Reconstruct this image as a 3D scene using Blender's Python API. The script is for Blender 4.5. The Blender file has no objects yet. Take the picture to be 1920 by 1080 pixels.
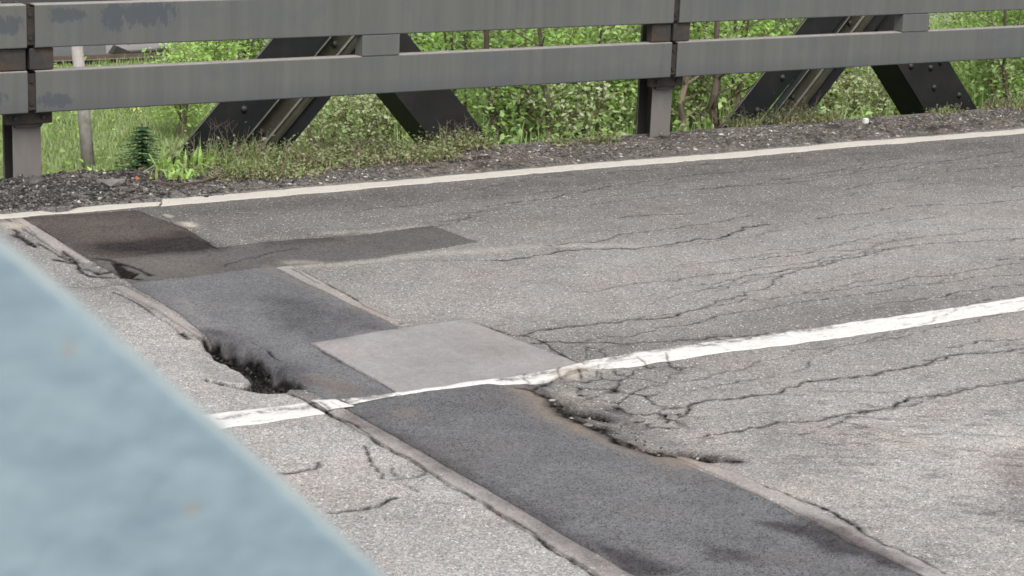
import bpy, math, random
import numpy as np
from mathutils import Matrix, Vector
rnd = random.Random(7)
rng = np.random.default_rng(7)
scene = bpy.context.scene
col = scene.collection

# ------------------------------------------------------------------ camera
FPX, YAW, PITCH, ROLL, HCAM = 3820.8, 0.576792, 0.248036, 0.040662, 2.2
def cam_axes():
    f = np.array([math.sin(YAW)*math.cos(PITCH), math.cos(YAW)*math.cos(PITCH), -math.sin(PITCH)])
    r = np.array([math.cos(YAW), -math.sin(YAW), 0.0]); u = np.cross(r, f)
    c, s = math.cos(ROLL), math.sin(ROLL)
    return np.array([c*r+s*u, -s*r+c*u, f])
AX = cam_axes()
cam_d = bpy.data.cameras.new('camera'); cam = bpy.data.objects.new('camera', cam_d); col.objects.link(cam)
cam_d.sensor_width = 36.0; cam_d.lens = FPX/1920*36.0; cam_d.clip_start = 0.05; cam_d.clip_end = 1500; scene.cycles.filter_width = 1.6
M = Matrix.Identity(4)
for i in range(3):
    M[i][0], M[i][1], M[i][2] = AX[0][i], AX[1][i], -AX[2][i]
M[0][3], M[1][3], M[2][3] = 0, 0, HCAM
cam.matrix_world = M
cam_d.dof.use_dof = True; cam_d.dof.focus_distance = 9.0; cam_d.dof.aperture_fstop = 11.0
scene.camera = cam

# ------------------------------------------------------------------ world, sun, exposure
SUN_EL, SUN_ROT = math.radians(55), math.radians(200)
world = bpy.data.worlds.new('World'); scene.world = world; world.use_nodes = True
nt = world.node_tree; nt.nodes.clear()
sky = nt.nodes.new('ShaderNodeTexSky'); sky.sky_type = 'NISHITA'; sky.sun_disc = False
sky.sun_elevation = SUN_EL; sky.sun_rotation = SUN_ROT; sky.dust_density = 4.0; sky.air_density = 1.0
hs = nt.nodes.new('ShaderNodeHueSaturation'); hs.inputs['Saturation'].default_value = 0.28   # overcast: a nearly neutral sky
bgn = nt.nodes.new('ShaderNodeBackground'); bgn.inputs['Strength'].default_value = 0.15
out = nt.nodes.new('ShaderNodeOutputWorld')
nt.links.new(sky.outputs[0], hs.inputs['Color']); nt.links.new(hs.outputs[0], bgn.inputs['Color']); nt.links.new(bgn.outputs[0], out.inputs[0])
sd = bpy.data.lights.new('sun', 'SUN'); sun = bpy.data.objects.new('sun', sd); col.objects.link(sun)
sd.energy = 1.3; sd.angle = math.radians(20); sd.color = (1.0, 0.96, 0.90)
az = SUN_ROT   # sky rotation 0 = +Y, clockwise
sdir = Vector((math.sin(az)*math.cos(SUN_EL), math.cos(az)*math.cos(SUN_EL), math.sin(SUN_EL)))
sun.rotation_euler = sdir.to_track_quat('Z', 'Y').to_euler()
vs = scene.view_settings; vs.view_transform = 'Standard'; vs.look = 'None'; vs.gamma = 1; vs.use_curve_mapping = False
vs.exposure = 0.95

# ------------------------------------------------------------------ helpers
def ray(px, py):
    return np.array([(px-960)/FPX, -(py-540)/FPX, 1.0]) @ AX
def G(px, py, z=0.0):
    d = ray(px, py); t = (z-HCAM)/d[2]; return np.array([d[0]*t, d[1]*t])
def PY(px, py, Y):
    d = ray(px, py); t = Y/d[1]; return Vector((d[0]*t, Y, HCAM+d[2]*t))

def hash2(ix, iy, s):
    n = (ix.astype(np.int64)*374761393 + iy.astype(np.int64)*668265263 + s*1442695041) & 0xffffffff
    n = ((n ^ (n >> 13)) * 1274126177) & 0xffffffff
    return ((n ^ (n >> 16)) & 0xffffff) / float(0xffffff)
def vnoise(x, y, s=0):
    x0 = np.floor(x); y0 = np.floor(y); fx = x-x0; fy = y-y0
    fx = fx*fx*(3-2*fx); fy = fy*fy*(3-2*fy); x0 = x0.astype(np.int64); y0 = y0.astype(np.int64)
    a = hash2(x0, y0, s); b = hash2(x0+1, y0, s); c = hash2(x0, y0+1, s); d = hash2(x0+1, y0+1, s)
    return (a*(1-fx)+b*fx)*(1-fy)+(c*(1-fx)+d*fx)*fy
def fbm(x, y, s=0, o=4):
    r = 0; a = 0.5; t = 0
    for k in range(o):
        r = r+a*vnoise(x*2**k, y*2**k, s+k*17); t += a; a *= 0.5
    return r/t

def new_obj(name, data, parent=None, label=None, cat=None, group=None, kind=None):
    o = bpy.data.objects.new(name, data); col.objects.link(o)
    if parent: o.parent = parent
    if label: o['label'] = label
    if cat: o['category'] = cat
    if group: o['group'] = group
    if kind: o['kind'] = kind
    return o
def np_mesh(name, v, quads=None, tris=None, mat=None, smooth=False, attrs=None, fmat=None):
    me = bpy.data.meshes.new(name)
    nq = 0 if quads is None else len(quads); ntr = 0 if tris is None else len(tris)
    me.vertices.add(len(v)); me.vertices.foreach_set('co', np.asarray(v, np.float32).ravel())
    idx = []; tot = []
    if nq: idx.append(np.asarray(quads, np.int32).ravel()); tot.append(np.full(nq, 4, np.int32))
    if ntr: idx.append(np.asarray(tris, np.int32).ravel()); tot.append(np.full(ntr, 3, np.int32))
    idx = np.concatenate(idx); tot = np.concatenate(tot)
    me.loops.add(len(idx)); me.loops.foreach_set('vertex_index', idx)
    me.polygons.add(len(tot)); st = np.concatenate([[0], np.cumsum(tot)[:-1]]).astype(np.int32)
    me.polygons.foreach_set('loop_start', st); me.polygons.foreach_set('loop_total', tot)
    if fmat is not None: me.polygons.foreach_set('material_index', np.asarray(fmat, np.int32))
    me.update(calc_edges=True)
    if smooth: me.polygons.foreach_set('use_smooth', np.ones(len(tot), bool))
    if mat:
        for m in (mat if isinstance(mat, (list, tuple)) else [mat]): me.materials.append(m)
    if attrs:
        for k, a in attrs.items():
            at = me.attributes.new(k, 'FLOAT_COLOR', 'POINT'); at.data.foreach_set('color', np.asarray(a, np.float32).ravel())
    return me

class MB:
    """collects shapes into one mesh"""
    def __init__(s): s.v = []; s.f = []
    def add(s, vs_, fs):
        b = len(s.v); s.v += [tuple(p) for p in vs_]; s.f += [tuple(b+i for i in q) for q in fs]; return s
    def box(s, x0, x1, y0, y1, z0, z1, bev=0.0):
        if bev <= 0:
            return s.add([(x0,y0,z0),(x1,y0,z0),(x1,y1,z0),(x0,y1,z0),(x0,y0,z1),(x1,y0,z1),(x1,y1,z1),(x0,y1,z1)],
                         [(0,3,2,1),(4,5,6,7),(0,1,5,4),(1,2,6,5),(2,3,7,6),(3,0,4,7)])
        # chamfered along X (profile in YZ)
        b = bev
        pr = [(y0+b,z0),(y1-b,z0),(y1,z0+b),(y1,z1-b),(y1-b,z1),(y0+b,z1),(y0,z1-b),(y0,z0+b)]
        return s.prism([(x0,p[0],p[1]) for p in pr], (x1-x0, 0, 0))
    def prism(s, ring, d):
        n = len(ring); a = [tuple(p) for p in ring]; c = [(p[0]+d[0], p[1]+d[1], p[2]+d[2]) for p in ring]
        fs = [tuple(range(n)), tuple(range(2*n-1, n-1, -1))]
        for i in range(n):
            j = (i+1) % n; fs.append((i, i+n, j+n, j))
        return s.add(a+c, fs)
    def tube(s, pts, rad, n=6, cap=True):
        pts = [Vector(p) for p in pts]
        if not isinstance(rad, (list, tuple)): rad = [rad]*len(pts)
        rings = []
        for i, p in enumerate(pts):
            t = (pts[min(i+1, len(pts)-1)]-pts[max(i-1, 0)]).normalized()
            a = t.orthogonal().normalized() if i == 0 else (pa - t*pa.dot(t)).normalized()
            pa = a; b = t.cross(a)
            rings.append([p+(a*math.cos(k*2*math.pi/n)+b*math.sin(k*2*math.pi/n))*rad[i] for k in range(n)])
        vs_ = [q for r in rings for q in r]; fs = []
        for i in range(len(pts)-1):
            for k in range(n):
                j = (k+1) % n; fs.append((i*n+k, i*n+j, (i+1)*n+j, (i+1)*n+k))
        if cap: fs += [tuple(reversed(range(n))), tuple(range((len(pts)-1)*n, len(pts)*n))]
        return s.add(vs_, fs)
    def mesh(s, name, mat=None, smooth=False, bevel=0):
        me = bpy.data.meshes.new(name); me.from_pydata(s.v, [], s.f); me.update()
        import bmesh
        bm = bmesh.new(); bm.from_mesh(me); bmesh.ops.recalc_face_normals(bm, faces=bm.faces)
        if bevel: bmesh.ops.bevel(bm, geom=list(bm.edges), offset=bevel, segments=2, affect='EDGES', profile=0.5)
        bm.to_mesh(me); bm.free()
        if smooth: me.polygons.foreach_set('use_smooth', [True]*len(me.polygons))
        if mat: me.materials.append(mat)
        return me

# ------------------------------------------------------------------ materials
K_ALB = .76     # one scale for all surface albedos, set against the exposure
class N:
    def __init__(s, name):
        s.m = bpy.data.materials.new(name); s.m.use_nodes = True; s.t = s.m.node_tree; s.t.nodes.clear()
        s.out = s.n('ShaderNodeOutputMaterial'); s.b = s.n('ShaderNodeBsdfPrincipled'); s.l(s.b.outputs[0], s.out.inputs[0])
        s.co = s.n('ShaderNodeTexCoord').outputs['Object']
    def n(s, t, **k):
        x = s.t.nodes.new(t)
        for a, b in k.items(): setattr(x, a, b)
        return x
    def l(s, a, b): s.t.links.new(a, b)
    def put(s, v, sock):
        if hasattr(v, 'is_output'): s.l(v, sock)
        else:
            if isinstance(v, tuple) and len(v) == 3: v = (*v, 1)
            sock.default_value = v
    def mapv(s, sc=(1,1,1), loc=(0,0,0), src=None, rot=(0,0,0)):
        m = s.n('ShaderNodeMapping'); s.l(src or s.co, m.inputs[0]); m.inputs['Scale'].default_value = sc; m.inputs['Location'].default_value = loc; m.inputs['Rotation'].default_value = rot; return m.outputs[0]
    def noise(s, scale, detail=3, rough=.6, vec=None, color=False):
        x = s.n('ShaderNodeTexNoise'); s.l(vec or s.co, x.inputs['Vector']); x.inputs['Scale'].default_value = scale
        x.inputs['Detail'].default_value = detail; x.inputs['Roughness'].default_value = rough; return x.outputs['Color' if color else 'Fac']
    def voro(s, scale, vec=None, out='Color', feature='F1'):
        x = s.n('ShaderNodeTexVoronoi', feature=feature); s.l(vec or s.co, x.inputs['Vector']); x.inputs['Scale'].default_value = scale; return x.outputs[out]
    def ramp(s, f, a, b, ca=0.0, cb=1.0):
        x = s.n('ShaderNodeMapRange', clamp=True); s.put(f, x.inputs[0])
        for i, v in enumerate((a, b, ca, cb)): s.put(v, x.inputs[1+i])
        return x.outputs[0]
    def math(s, op, a, b=0.0, clamp=False):
        x = s.n('ShaderNodeMath', operation=op, use_clamp=clamp); s.put(a, x.inputs[0]); s.put(b, x.inputs[1]); return x.outputs[0]
    def mix(s, f, a, b, mode='MIX'):
        x = s.n('ShaderNodeMix', data_type='RGBA', blend_type=mode); s.put(f, x.inputs['Factor']); s.put(a, x.inputs[6]); s.put(b, x.inputs[7]); return x.outputs[2]
    def sep(s, c):
        x = s.n('ShaderNodeSeparateColor'); s.l(c, x.inputs[0]); return x.outputs
    def sepxyz(s, c=None):
        x = s.n('ShaderNodeSeparateXYZ'); s.l(c or s.co, x.inputs[0]); return x.outputs
    def attr(s, name):
        x = s.n('ShaderNodeAttribute', attribute_name=name); return x
    def gray(s, f):
        x = s.n('ShaderNodeCombineColor'); [s.put(f, x.inputs[i]) for i in range(3)]; return x.outputs[0]
    def bump(s, h, dist, strength=1.0):
        x = s.n('ShaderNodeBump'); s.put(h, x.inputs['Height']); x.inputs['Distance'].default_value = dist; x.inputs['Strength'].default_value = strength
        s.l(x.outputs[0], s.b.inputs['Normal']); return x
    def done(s, color, rough=.8, spec=.3, metal=0.0):
        color = s.mix(1, color, (K_ALB,)*3, 'MULTIPLY')
        s.put(color, s.b.inputs['Base Color']); s.put(rough, s.b.inputs['Roughness']); s.b.inputs['Specular IOR Level'].default_value = spec; s.b.inputs['Metallic'].default_value = metal
        return s.m

def asphalt(name, base, dark=(.02,.018,.017), contrast=.5, fleck=.5, chip=150, pits=.5, bands=False, rake=False, rough=.9, tint=0.03, bumpd=.0022):
    s = N(name)
    v = s.voro(chip, out='Color'); r = s.sep(v)
    v2 = s.voro(chip*2.3, out='Color'); r2 = s.sep(v2)
    g = s.math('ADD', s.ramp(r[0], 0, 1, 1-contrast*.55, 1+contrast*.55), s.ramp(r2[0], 0, 1, -contrast*.28, contrast*.28))
    g = s.math('MULTIPLY', g, s.ramp(s.noise(34, 3, .65), .3, .7, .91, 1.08))       # clumps a few cm across
    g = s.math('MULTIPLY', g, s.ramp(s.noise(5.5, 4, .6), .3, .7, .90, 1.10))
    g = s.math('MULTIPLY', g, s.ramp(s.noise(1.1, 4, .55), .3, .7, .88, 1.12))
    if bands:   # wear and dirt along the lanes
        xyz = s.sepxyz(); y = s.math('ADD', xyz[1], s.ramp(s.noise(.8, 4, .6), .2, .8, -.35, .35))
        def band(c, w, amt):
            return s.ramp(s.math('ABSOLUTE', s.math('SUBTRACT', y, c)), 0, w, amt, 1.0)
        for c, w, a in bands: g = s.math('MULTIPLY', g, band(c, w, a))
    c = s.mix(1.0, s.gray(g), base, 'MULTIPLY')
    hue = s.mix(tint*3, (.5,.5,.5), v2); c = s.mix(1.0, c, s.mix(1, hue, (2,2,2), 'MULTIPLY'), 'MULTIPLY')
    if tint:
        c = s.mix(s.ramp(s.noise(2.3, 3), .45, .7, 0, .35), c, s.mix(1, c, (1.10,.98,.93), 'MULTIPLY'))
    if fleck: c = s.mix(s.ramp(r[1], 1-.055*fleck, 1-.03*fleck, 0, .6), c, (.75,.73,.69))                 # pale aggregate showing
    c = s.mix(s.ramp(r2[2], 1-.10*pits, 1-.04*pits, 0, .75), c, dark)                 # open pores
    if rake:
        w = s.noise(1.0, 4, .7, vec=s.mapv((6, 19, 5), src=s.mapv(rot=(0,0,math.radians(32))))); pm = s.noise(.7, 3, vec=s.mapv((1,1,1), (3.1,1.7,0)))
        m = s.math('MULTIPLY', s.ramp(w, .52, .62), s.ramp(pm, .42, .55)); m = s.math('MULTIPLY', m, s.ramp(s.sepxyz()[1], 5.9, 5.2, 0, 1)); c = s.mix(s.math('MULTIPLY', m, .7), c, s.mix(1, c, (.42,.42,.44), 'MULTIPLY'))
    a = s.attr('mask'); mk = s.sep(a.outputs['Color']); wear = a.outputs['Alpha']
    fine = s.noise(60, 3, .7)
    c = s.mix(s.math('MULTIPLY', wear, s.ramp(fine, .25, .5)), c, (.46,.42,.36))
    st = s.ramp(s.math('MULTIPLY', mk[2], s.ramp(s.noise(14, 5, .7), .25, .75, .6, 1.35)), .0, 1)
    c = s.mix(st, c, s.mix(1, c, (.42,.40,.41), 'MULTIPLY'))
    sed = s.math('MULTIPLY', mk[1], s.ramp(fine, .25, .6, .35, 1))
    c = s.mix(sed, c, s.mix(s.noise(25, 3), (.20,.150,.115), (.28,.235,.195)))
    crk = s.math('MULTIPLY', mk[0], s.ramp(s.noise(45, 3, .7), .25, .6, .55, 1.25), clamp=True)
    c = s.mix(crk, c, s.mix(s.ramp(fine, .4, .65), s.mix(s.ramp(s.noise(9, 3), .5, .62), (.004,.004,.004), (.014,.010,.008)), (.016,.014,.012)))
    h = s.math('ADD', s.math('MULTIPLY', r[0], .6), s.math('ADD', s.math('MULTIPLY', r2[1], .4), s.noise(30, 4, .7)))
    s.bump(h, bumpd, .8)
    return s.done(c, rough, .03)

mat_road = asphalt('old_asphalt', (.240,.231,.221), contrast=.55, fleck=.55, pits=1.5, bands=[(9.3,1.15,.60),(8.4,.8,.80),(6.3,.5,.80),(7.2,.8,1.12),(4.6,1.5,1.42)], rake=True)
mat_slab = asphalt('pale_weathered_asphalt', (.330,.320,.309), contrast=.55, fleck=.8, pits=1.5, bands=[(9.2,1.5,.72),(8.2,1.2,.85)])
mat_pg = asphalt('blue_grey_patch', (.152,.154,.160), contrast=.45, fleck=0, pits=1.2, tint=.02, bumpd=.002)
mat_pb = asphalt('brown_grey_patch', (.108,.103,.099), contrast=.5, fleck=0, pits=.6, bumpd=.002)
mat_pdk = asphalt('dark_brown_patch', (.078,.071,.068), contrast=.75, fleck=0, pits=.9, bumpd=.002)
mat_pn = asphalt('fresh_light_patch', (.258,.248,.243), contrast=.14, fleck=0, chip=160, pits=.05, tint=.02, bumpd=.0008)
mat_pd = asphalt('dark_joint_patch', (.142,.143,.148), contrast=.30, fleck=0, pits=2.2, tint=.02, chip=110, bumpd=.004)
mat_seal = asphalt('concrete_header', (.30,.283,.270), contrast=.25, fleck=.1, pits=.3, chip=150, bumpd=.0015)
mat_verge = asphalt('verge_dirt', (.125,.117,.108), contrast=.9, fleck=.8, chip=60, pits=1.8, bumpd=.012)

def paint_mat(ca=(.62,.61,.585), cb=(.50,.48,.455)):
    s = N('road_paint')
    a = s.attr('mask'); mk = s.sep(a.outputs['Color'])
    c = s.mix(s.ramp(s.noise(20, 4, .7), .35, .7, 0, .6), ca, cb)
    chips = s.math('ADD', s.ramp(s.noise(60, 5, .8), .58, .66), s.ramp(s.noise(1.0, 5, .75, vec=s.mapv((9, 50, 1))), .60, .66), clamp=True)
    c = s.mix(s.math('MULTIPLY', chips, .85), c, (.22,.21,.195))
    c = s.mix(s.math('MULTIPLY', a.outputs['Alpha'], s.ramp(s.noise(30, 4, .8), .38, .52)), c, (.16,.155,.15))
    c = s.mix(s.math('MULTIPLY', mk[1], .6), c, (.27,.2,.14))
    c = s.mix(s.math('MULTIPLY', mk[0], .95), c, (.02,.02,.018))
    s.bump(s.noise(110, 3, .7), .0015, .8)
    return s.done(c, .8, .05)
mat_paint = paint_mat(); mat_paint.name = 'centre_line_paint'
mat_edgepaint = paint_mat((.50,.47,.42), (.40,.375,.335)); mat_edgepaint.name = 'edge_line_paint'

def rail_mat():
    s = N('weathered_rail_steel')
    st = s.noise(1.0, 5, .7, vec=s.mapv((16, 3, .8))); st2 = s.noise(1.0, 4, .6, vec=s.mapv((9, 3, .5), (4,0,0)))
    c = s.mix(s.ramp(st, .3, .72), (.098,.102,.096), (.126,.130,.122))
    c = s.mix(s.ramp(st2, .45, .75, 0, .35), c, (.145,.143,.130))
    c = s.mix(s.ramp(s.noise(3.0, 5, .65), .52, .68, 0, .4), c, (.085,.10,.12))
    # bare bluish repaint blotches at the left of the top rail
    c = s.mix(s.ramp(s.sepxyz()[2], .5, .40, 0, .5), c, (.070,.077,.086))  # darker and bluer towards the bottom of the lower rail
    x = s.sepxyz(s.n('ShaderNodeNewGeometry').outputs['Position'])
    def blot(cx, cz, rx, rz):
        d = s.math('ADD', s.math('POWER', s.math('DIVIDE', s.math('SUBTRACT', x[0], cx), rx), 2), s.math('POWER', s.math('DIVIDE', s.math('SUBTRACT', x[2], cz), rz), 2))
        d = s.math('ADD', d, s.ramp(s.noise(1.0, 5, .7, vec=s.mapv((26,26,14))), .25, .75, -1.3, 1.3))
        return s.ramp(d, .6, 1.1, 1, 0)
    b = blot(4.16, .905, .17, .075)
    for q in [(3.98,.90,.07,.08),(3.72,.905,.11,.04),(3.40,.86,.1,.05),(3.66,.60-.13,.09,.04),(3.3,.5,.1,.05)]: b = s.math('MAXIMUM', b, blot(*q))
    c = s.mix(s.math('MULTIPLY', b, .62), c, (.055,.066,.082))
    spots = s.ramp(s.voro(9, vec=s.mapv((1.3, 0, 2.2)), out='Distance'), .02, .035, .8, 0)
    c = s.mix(s.math('MULTIPLY', spots, s.ramp(s.noise(4), .5, .6)), c, (.38,.38,.36))
    s.bump(s.noise(60, 4, .7), .001, .5)
    return s.done(c, s.ramp(s.noise(6), .3, .7, .5, .7), .2)
mat_rail = rail_mat()
def simple(name, a, b, sc=8, rough=.7, spec=.3, bd=.001, stretch=(1,1,1), metal=0, c3=None, c3amt=.5):
    s = N(name); v = s.mapv(stretch)
    c = s.mix(s.ramp(s.noise(sc, 5, .65, vec=v), .3, .7), a, b)
    if c3: c = s.mix(s.ramp(s.noise(sc*.6, 5, .7, vec=s.mapv(stretch, (5,3,1))), .5, .68, 0, c3amt), c, c3)
    s.bump(s.noise(sc*9, 3, .7), bd, .7)
    return s.done(c, rough, spec, metal)
mat_top = simple('pale_rail_lip', (.30,.27,.25), (.22,.20,.18), 14)  # paler tone for the upward faces of the rails
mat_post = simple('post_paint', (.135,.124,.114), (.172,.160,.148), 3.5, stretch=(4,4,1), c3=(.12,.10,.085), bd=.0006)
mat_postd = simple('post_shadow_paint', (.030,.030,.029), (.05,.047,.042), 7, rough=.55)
mat_bracket = simple('grimy_bracket', (.026,.024,.022), (.052,.046,.040), 18, c3=(.10,.055,.03))
mat_splice = simple('rusty_splice', (.018,.016,.015), (.045,.034,.026), 20)
mat_truss = simple('dark_truss_paint', (.013,.014,.015), (.022,.023,.024), 5, rough=.6, spec=.15, c3=(.04,.038,.032), c3amt=.35)
mat_truss2 = simple('dull_truss_plate', (.018,.0185,.019), (.028,.028,.027), 5, rough=.7, spec=.15, c3=(.05,.045,.038), c3amt=.35)
mat_moss = simple('mossy_channel', (.035,.035,.024), (.070,.068,.048), 9, rough=.9, spec=.1, stretch=(1,1,1), c3=(.035,.03,.022))
mat_edge = simple('pale_edge_strip', (.22,.22,.19), (.13,.13,.105), 12, rough=.8)  # pale tone for edge strips; paints sky light on the plate rims
mat_bolt = simple('bolt_paint', (.030,.031,.031), (.045,.045,.042), 30, rough=.5)
mat_steeledge = simple('rusty_deck_edge', (.13,.10,.08), (.22,.22,.19), 9, rough=.85, c3=(.05,.035,.025))
mat_conc = simple('pole_concrete', (.36,.33,.31), (.27,.25,.235), 10, rough=.9, c3=(.12,.13,.09), c3amt=.6)
mat_greyroof = simple('grey_sheet', (.17,.17,.18), (.13,.13,.14), 5, rough=.7)
mat_rustbeam = simple('brown_timber', (.13,.095,.07), (.08,.06,.045), 8, rough=.9)
mat_stone = simple('loose_stone', (.10,.095,.09), (.22,.20,.185), 14, rough=.95)
mat_holestone = simple('broken_tarmac_face', (.012,.011,.010), (.05,.043,.037), 30, spec=.05)
mat_darkstone = simple('loose_tarmac', (.035,.033,.032), (.13,.12,.115), 16, rough=.95)
mat_white = simple('white_plastic', (.7,.7,.69), (.6,.6,.58), 20)
mat_orange = simple('dead_leaf_skin', (.40,.13,.05), (.28,.10,.05), 30)
mat_bark = simple('shrub_bark', (.06,.045,.034), (.12,.095,.072), 14, rough=.95, stretch=(1,1,.3))
mat_barkpale = simple('pale_twig_bark', (.25,.20,.155), (.16,.12,.09), 14, rough=.95, stretch=(1,1,.3))

def leaf_mat(name, cols, trans=.42, rough=.45, mul=(1.52,1.46,1.55), ds=.28):
    s = N(name); g = s.n('ShaderNodeNewGeometry').outputs['Random Per Island']; oi = s.n('ShaderNodeObjectInfo').outputs['Random']
    r = s.n('ShaderNodeValToRGB'); e = r.color_ramp.elements
    e[0].color = (*cols[0], 1); e[-1].color = (*cols[-1], 1)
    for i in range(1, len(cols)-1):
        q = e.new(i/(len(cols)-1)); q.color = (*cols[i], 1)
    f = s.math('ADD', s.math('MULTIPLY', g, .75), s.math('MULTIPLY', s.ramp(s.noise(1.6, 3), .3, .7), .25))
    s.l(f, r.inputs[0]); c = r.outputs[0]
    c = s.mix(s.math('MULTIPLY', oi, .35), c, s.mix(1, c, (.85,1.05,.75), 'MULTIPLY'))
    s.done(c, rough, .3)
    c = s.mix(ds, c, (.28,.28,.17)); c = s.mix(1, c, mul, 'MULTIPLY')
    s.l(c, s.b.inputs['Base Color'])
    t = s.n('ShaderNodeBsdfTranslucent'); s.l(s.mix(1, c, (1.25,1.3,.55), 'MULTIPLY'), t.inputs[0])
    m = s.n('ShaderNodeMixShader'); m.inputs[0].default_value = trans
    s.l(s.b.outputs[0], m.inputs[1]); s.l(t.outputs[0], m.inputs[2]); s.l(m.outputs[0], s.out.inputs[0])
    return s.m
mat_leafA = leaf_mat('fresh_green_leaf', [(.07,.14,.028),(.14,.27,.055),(.20,.36,.08),(.29,.46,.13)])
mat_leafB = leaf_mat('mid_green_leaf', [(.05,.10,.028),(.09,.18,.045),(.15,.27,.075),(.24,.36,.14)])
mat_leafC = leaf_mat('grey_green_leaf', [(.11,.16,.08),(.19,.26,.13),(.28,.34,.21),(.17,.20,.12)])
mat_grass = leaf_mat('meadow_grass', [(.08,.125,.04),(.115,.185,.052),(.14,.21,.06),(.185,.21,.11)], mul=(1.55,1.5,1.75))
mat_dry = leaf_mat('dry_stalk', [(.11,.075,.055),(.16,.12,.08),(.085,.055,.04),(.20,.17,.12)], .15, mul=(1.35,1.3,1.3), ds=.1)
mat_weedmix = leaf_mat('verge_weed', [(.07,.11,.04),(.11,.15,.055),(.12,.12,.07),(.10,.065,.045)], .25, mul=(1.4,1.35,1.4), ds=.15)
mat_weedgrass = leaf_mat('verge_grass', [(.06,.085,.03),(.10,.15,.045),(.14,.18,.065),(.17,.15,.09)], .3, mul=(1.4,1.35,1.4), ds=.12)
mat_yellow = leaf_mat('yellow_petal', [(.6,.5,.03),(.7,.62,.05)], .3)
mat_spruce = simple('spruce_needle', (.018,.045,.018), (.05,.10,.04), 60, spec=.1)

# ------------------------------------------------------------------ road masks on a 4 mm raster (metres on the ground)
RX0, RX1, RY0, RY1, RR = 2.3, 11.3, 3.5, 10.3, 0.005
nx = int((RX1-RX0)/RR)+1; ny = int((RY1-RY0)/RR)+1
F = {k: np.zeros((ny, nx), np.float32) for k in ('crack', 'hole', 'sed', 'stain_shade', 'wear', 'deep')}
def win(x0, x1, y0, y1):
    i0 = max(0, int((x0-RX0)/RR)); i1 = min(nx, int((x1-RX0)/RR)+2); j0 = max(0, int((y0-RY0)/RR)); j1 = min(ny, int((y1-RY0)/RR)+2)
    if i1 <= i0 or j1 <= j0: return None
    X, Y = np.meshgrid(RX0+np.arange(i0, i1)*RR, RY0+np.arange(j0, j1)*RR); return slice(j0, j1), slice(i0, i1), X, Y
def seg_d(X, Y, a, b):
    dx, dy = b[0]-a[0], b[1]-a[1]; L = dx*dx+dy*dy+1e-12
    t = np.clip(((X-a[0])*dx+(Y-a[1])*dy)/L, 0, 1); return np.hypot(X-a[0]-t*dx, Y-a[1]-t*dy)
def fractal(pts, step=.035, amp=.16):
    pts = [np.array(p, float) for p in pts]
    while True:
        o = [pts[0]]; ch = False
        for a, b in zip(pts, pts[1:]):
            d = b-a; L = np.hypot(*d)
            if L > step:
                o.append((a+b)/2+np.array([-d[1], d[0]])*rnd.uniform(-1, 1)*min(amp, .03/L)*1.0); ch = True
            o.append(b)
        pts = o
        if not ch: return pts
def stroke(field, pts, w, amt=1.0, px=True, jit=True, vary=.5, soft=1.0, amp=.16, floor=0):
    if px: pts = [G(*p) for p in pts]
    if jit: pts = fractal(pts, amp=amp)
    for a, b in zip(pts, pts[1:]):
        ww = w*(1+rnd.uniform(-vary, vary)); m = ww*2.6
        q = win(min(a[0], b[0])-m, max(a[0], b[0])+m, min(a[1], b[1])-m, max(a[1], b[1])+m)
        if q is None: continue
        sj, si, X, Y = q; d = seg_d(X, Y, a, b)
        val = amt*(1+rnd.uniform(-.4, .1)*vary)*np.exp(-(d/ww)**2*soft)
        F[field][sj, si] = np.maximum(F[field][sj, si], val)
def inside(X, Y, P):
    r = np.zeros(X.shape, bool); n = len(P)
    for i in range(n):
        x1, y1 = P[i]; x2, y2 = P[(i+1) % n]
        if y1 == y2: continue
        c = ((y1 > Y) != (y2 > Y)) & (X < (x2-x1)*(Y-y1)/(y2-y1)+x1); r ^= c
    return r
def blob(field, poly, soft, amt=1.0, px=True, rag=0.0, nz=0.0, add=False, off=0.0):
    if px: poly = [G(*p) for p in poly]
    if rag: poly = fractal(list(poly)+[poly[0]], rag)[:-1]
    P = np.array(poly); m = soft*2
    q = win(P[:,0].min()-m, P[:,0].max()+m, P[:,1].min()-m, P[:,1].max()+m)
    if q is None: return
    sj, si, X, Y = q; ins = inside(X, Y, P); d = np.full(X.shape, 9.0)
    for i in range(len(P)): d = np.minimum(d, seg_d(X, Y, P[i], P[(i+1) % len(P)]))
    sd_ = np.where(ins, d, -d)
    if nz: sd_ = sd_+(fbm(X*9, Y*9, 5)*.6+fbm(X*40, Y*40, 6, 3)*.4-.5)*nz
    sd_ = sd_+off
    t = np.clip(sd_/soft+.5, 0, 1); v = amt*t*t*(3-2*t)
    F[field][sj, si] = np.maximum(F[field][sj, si], v)

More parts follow.
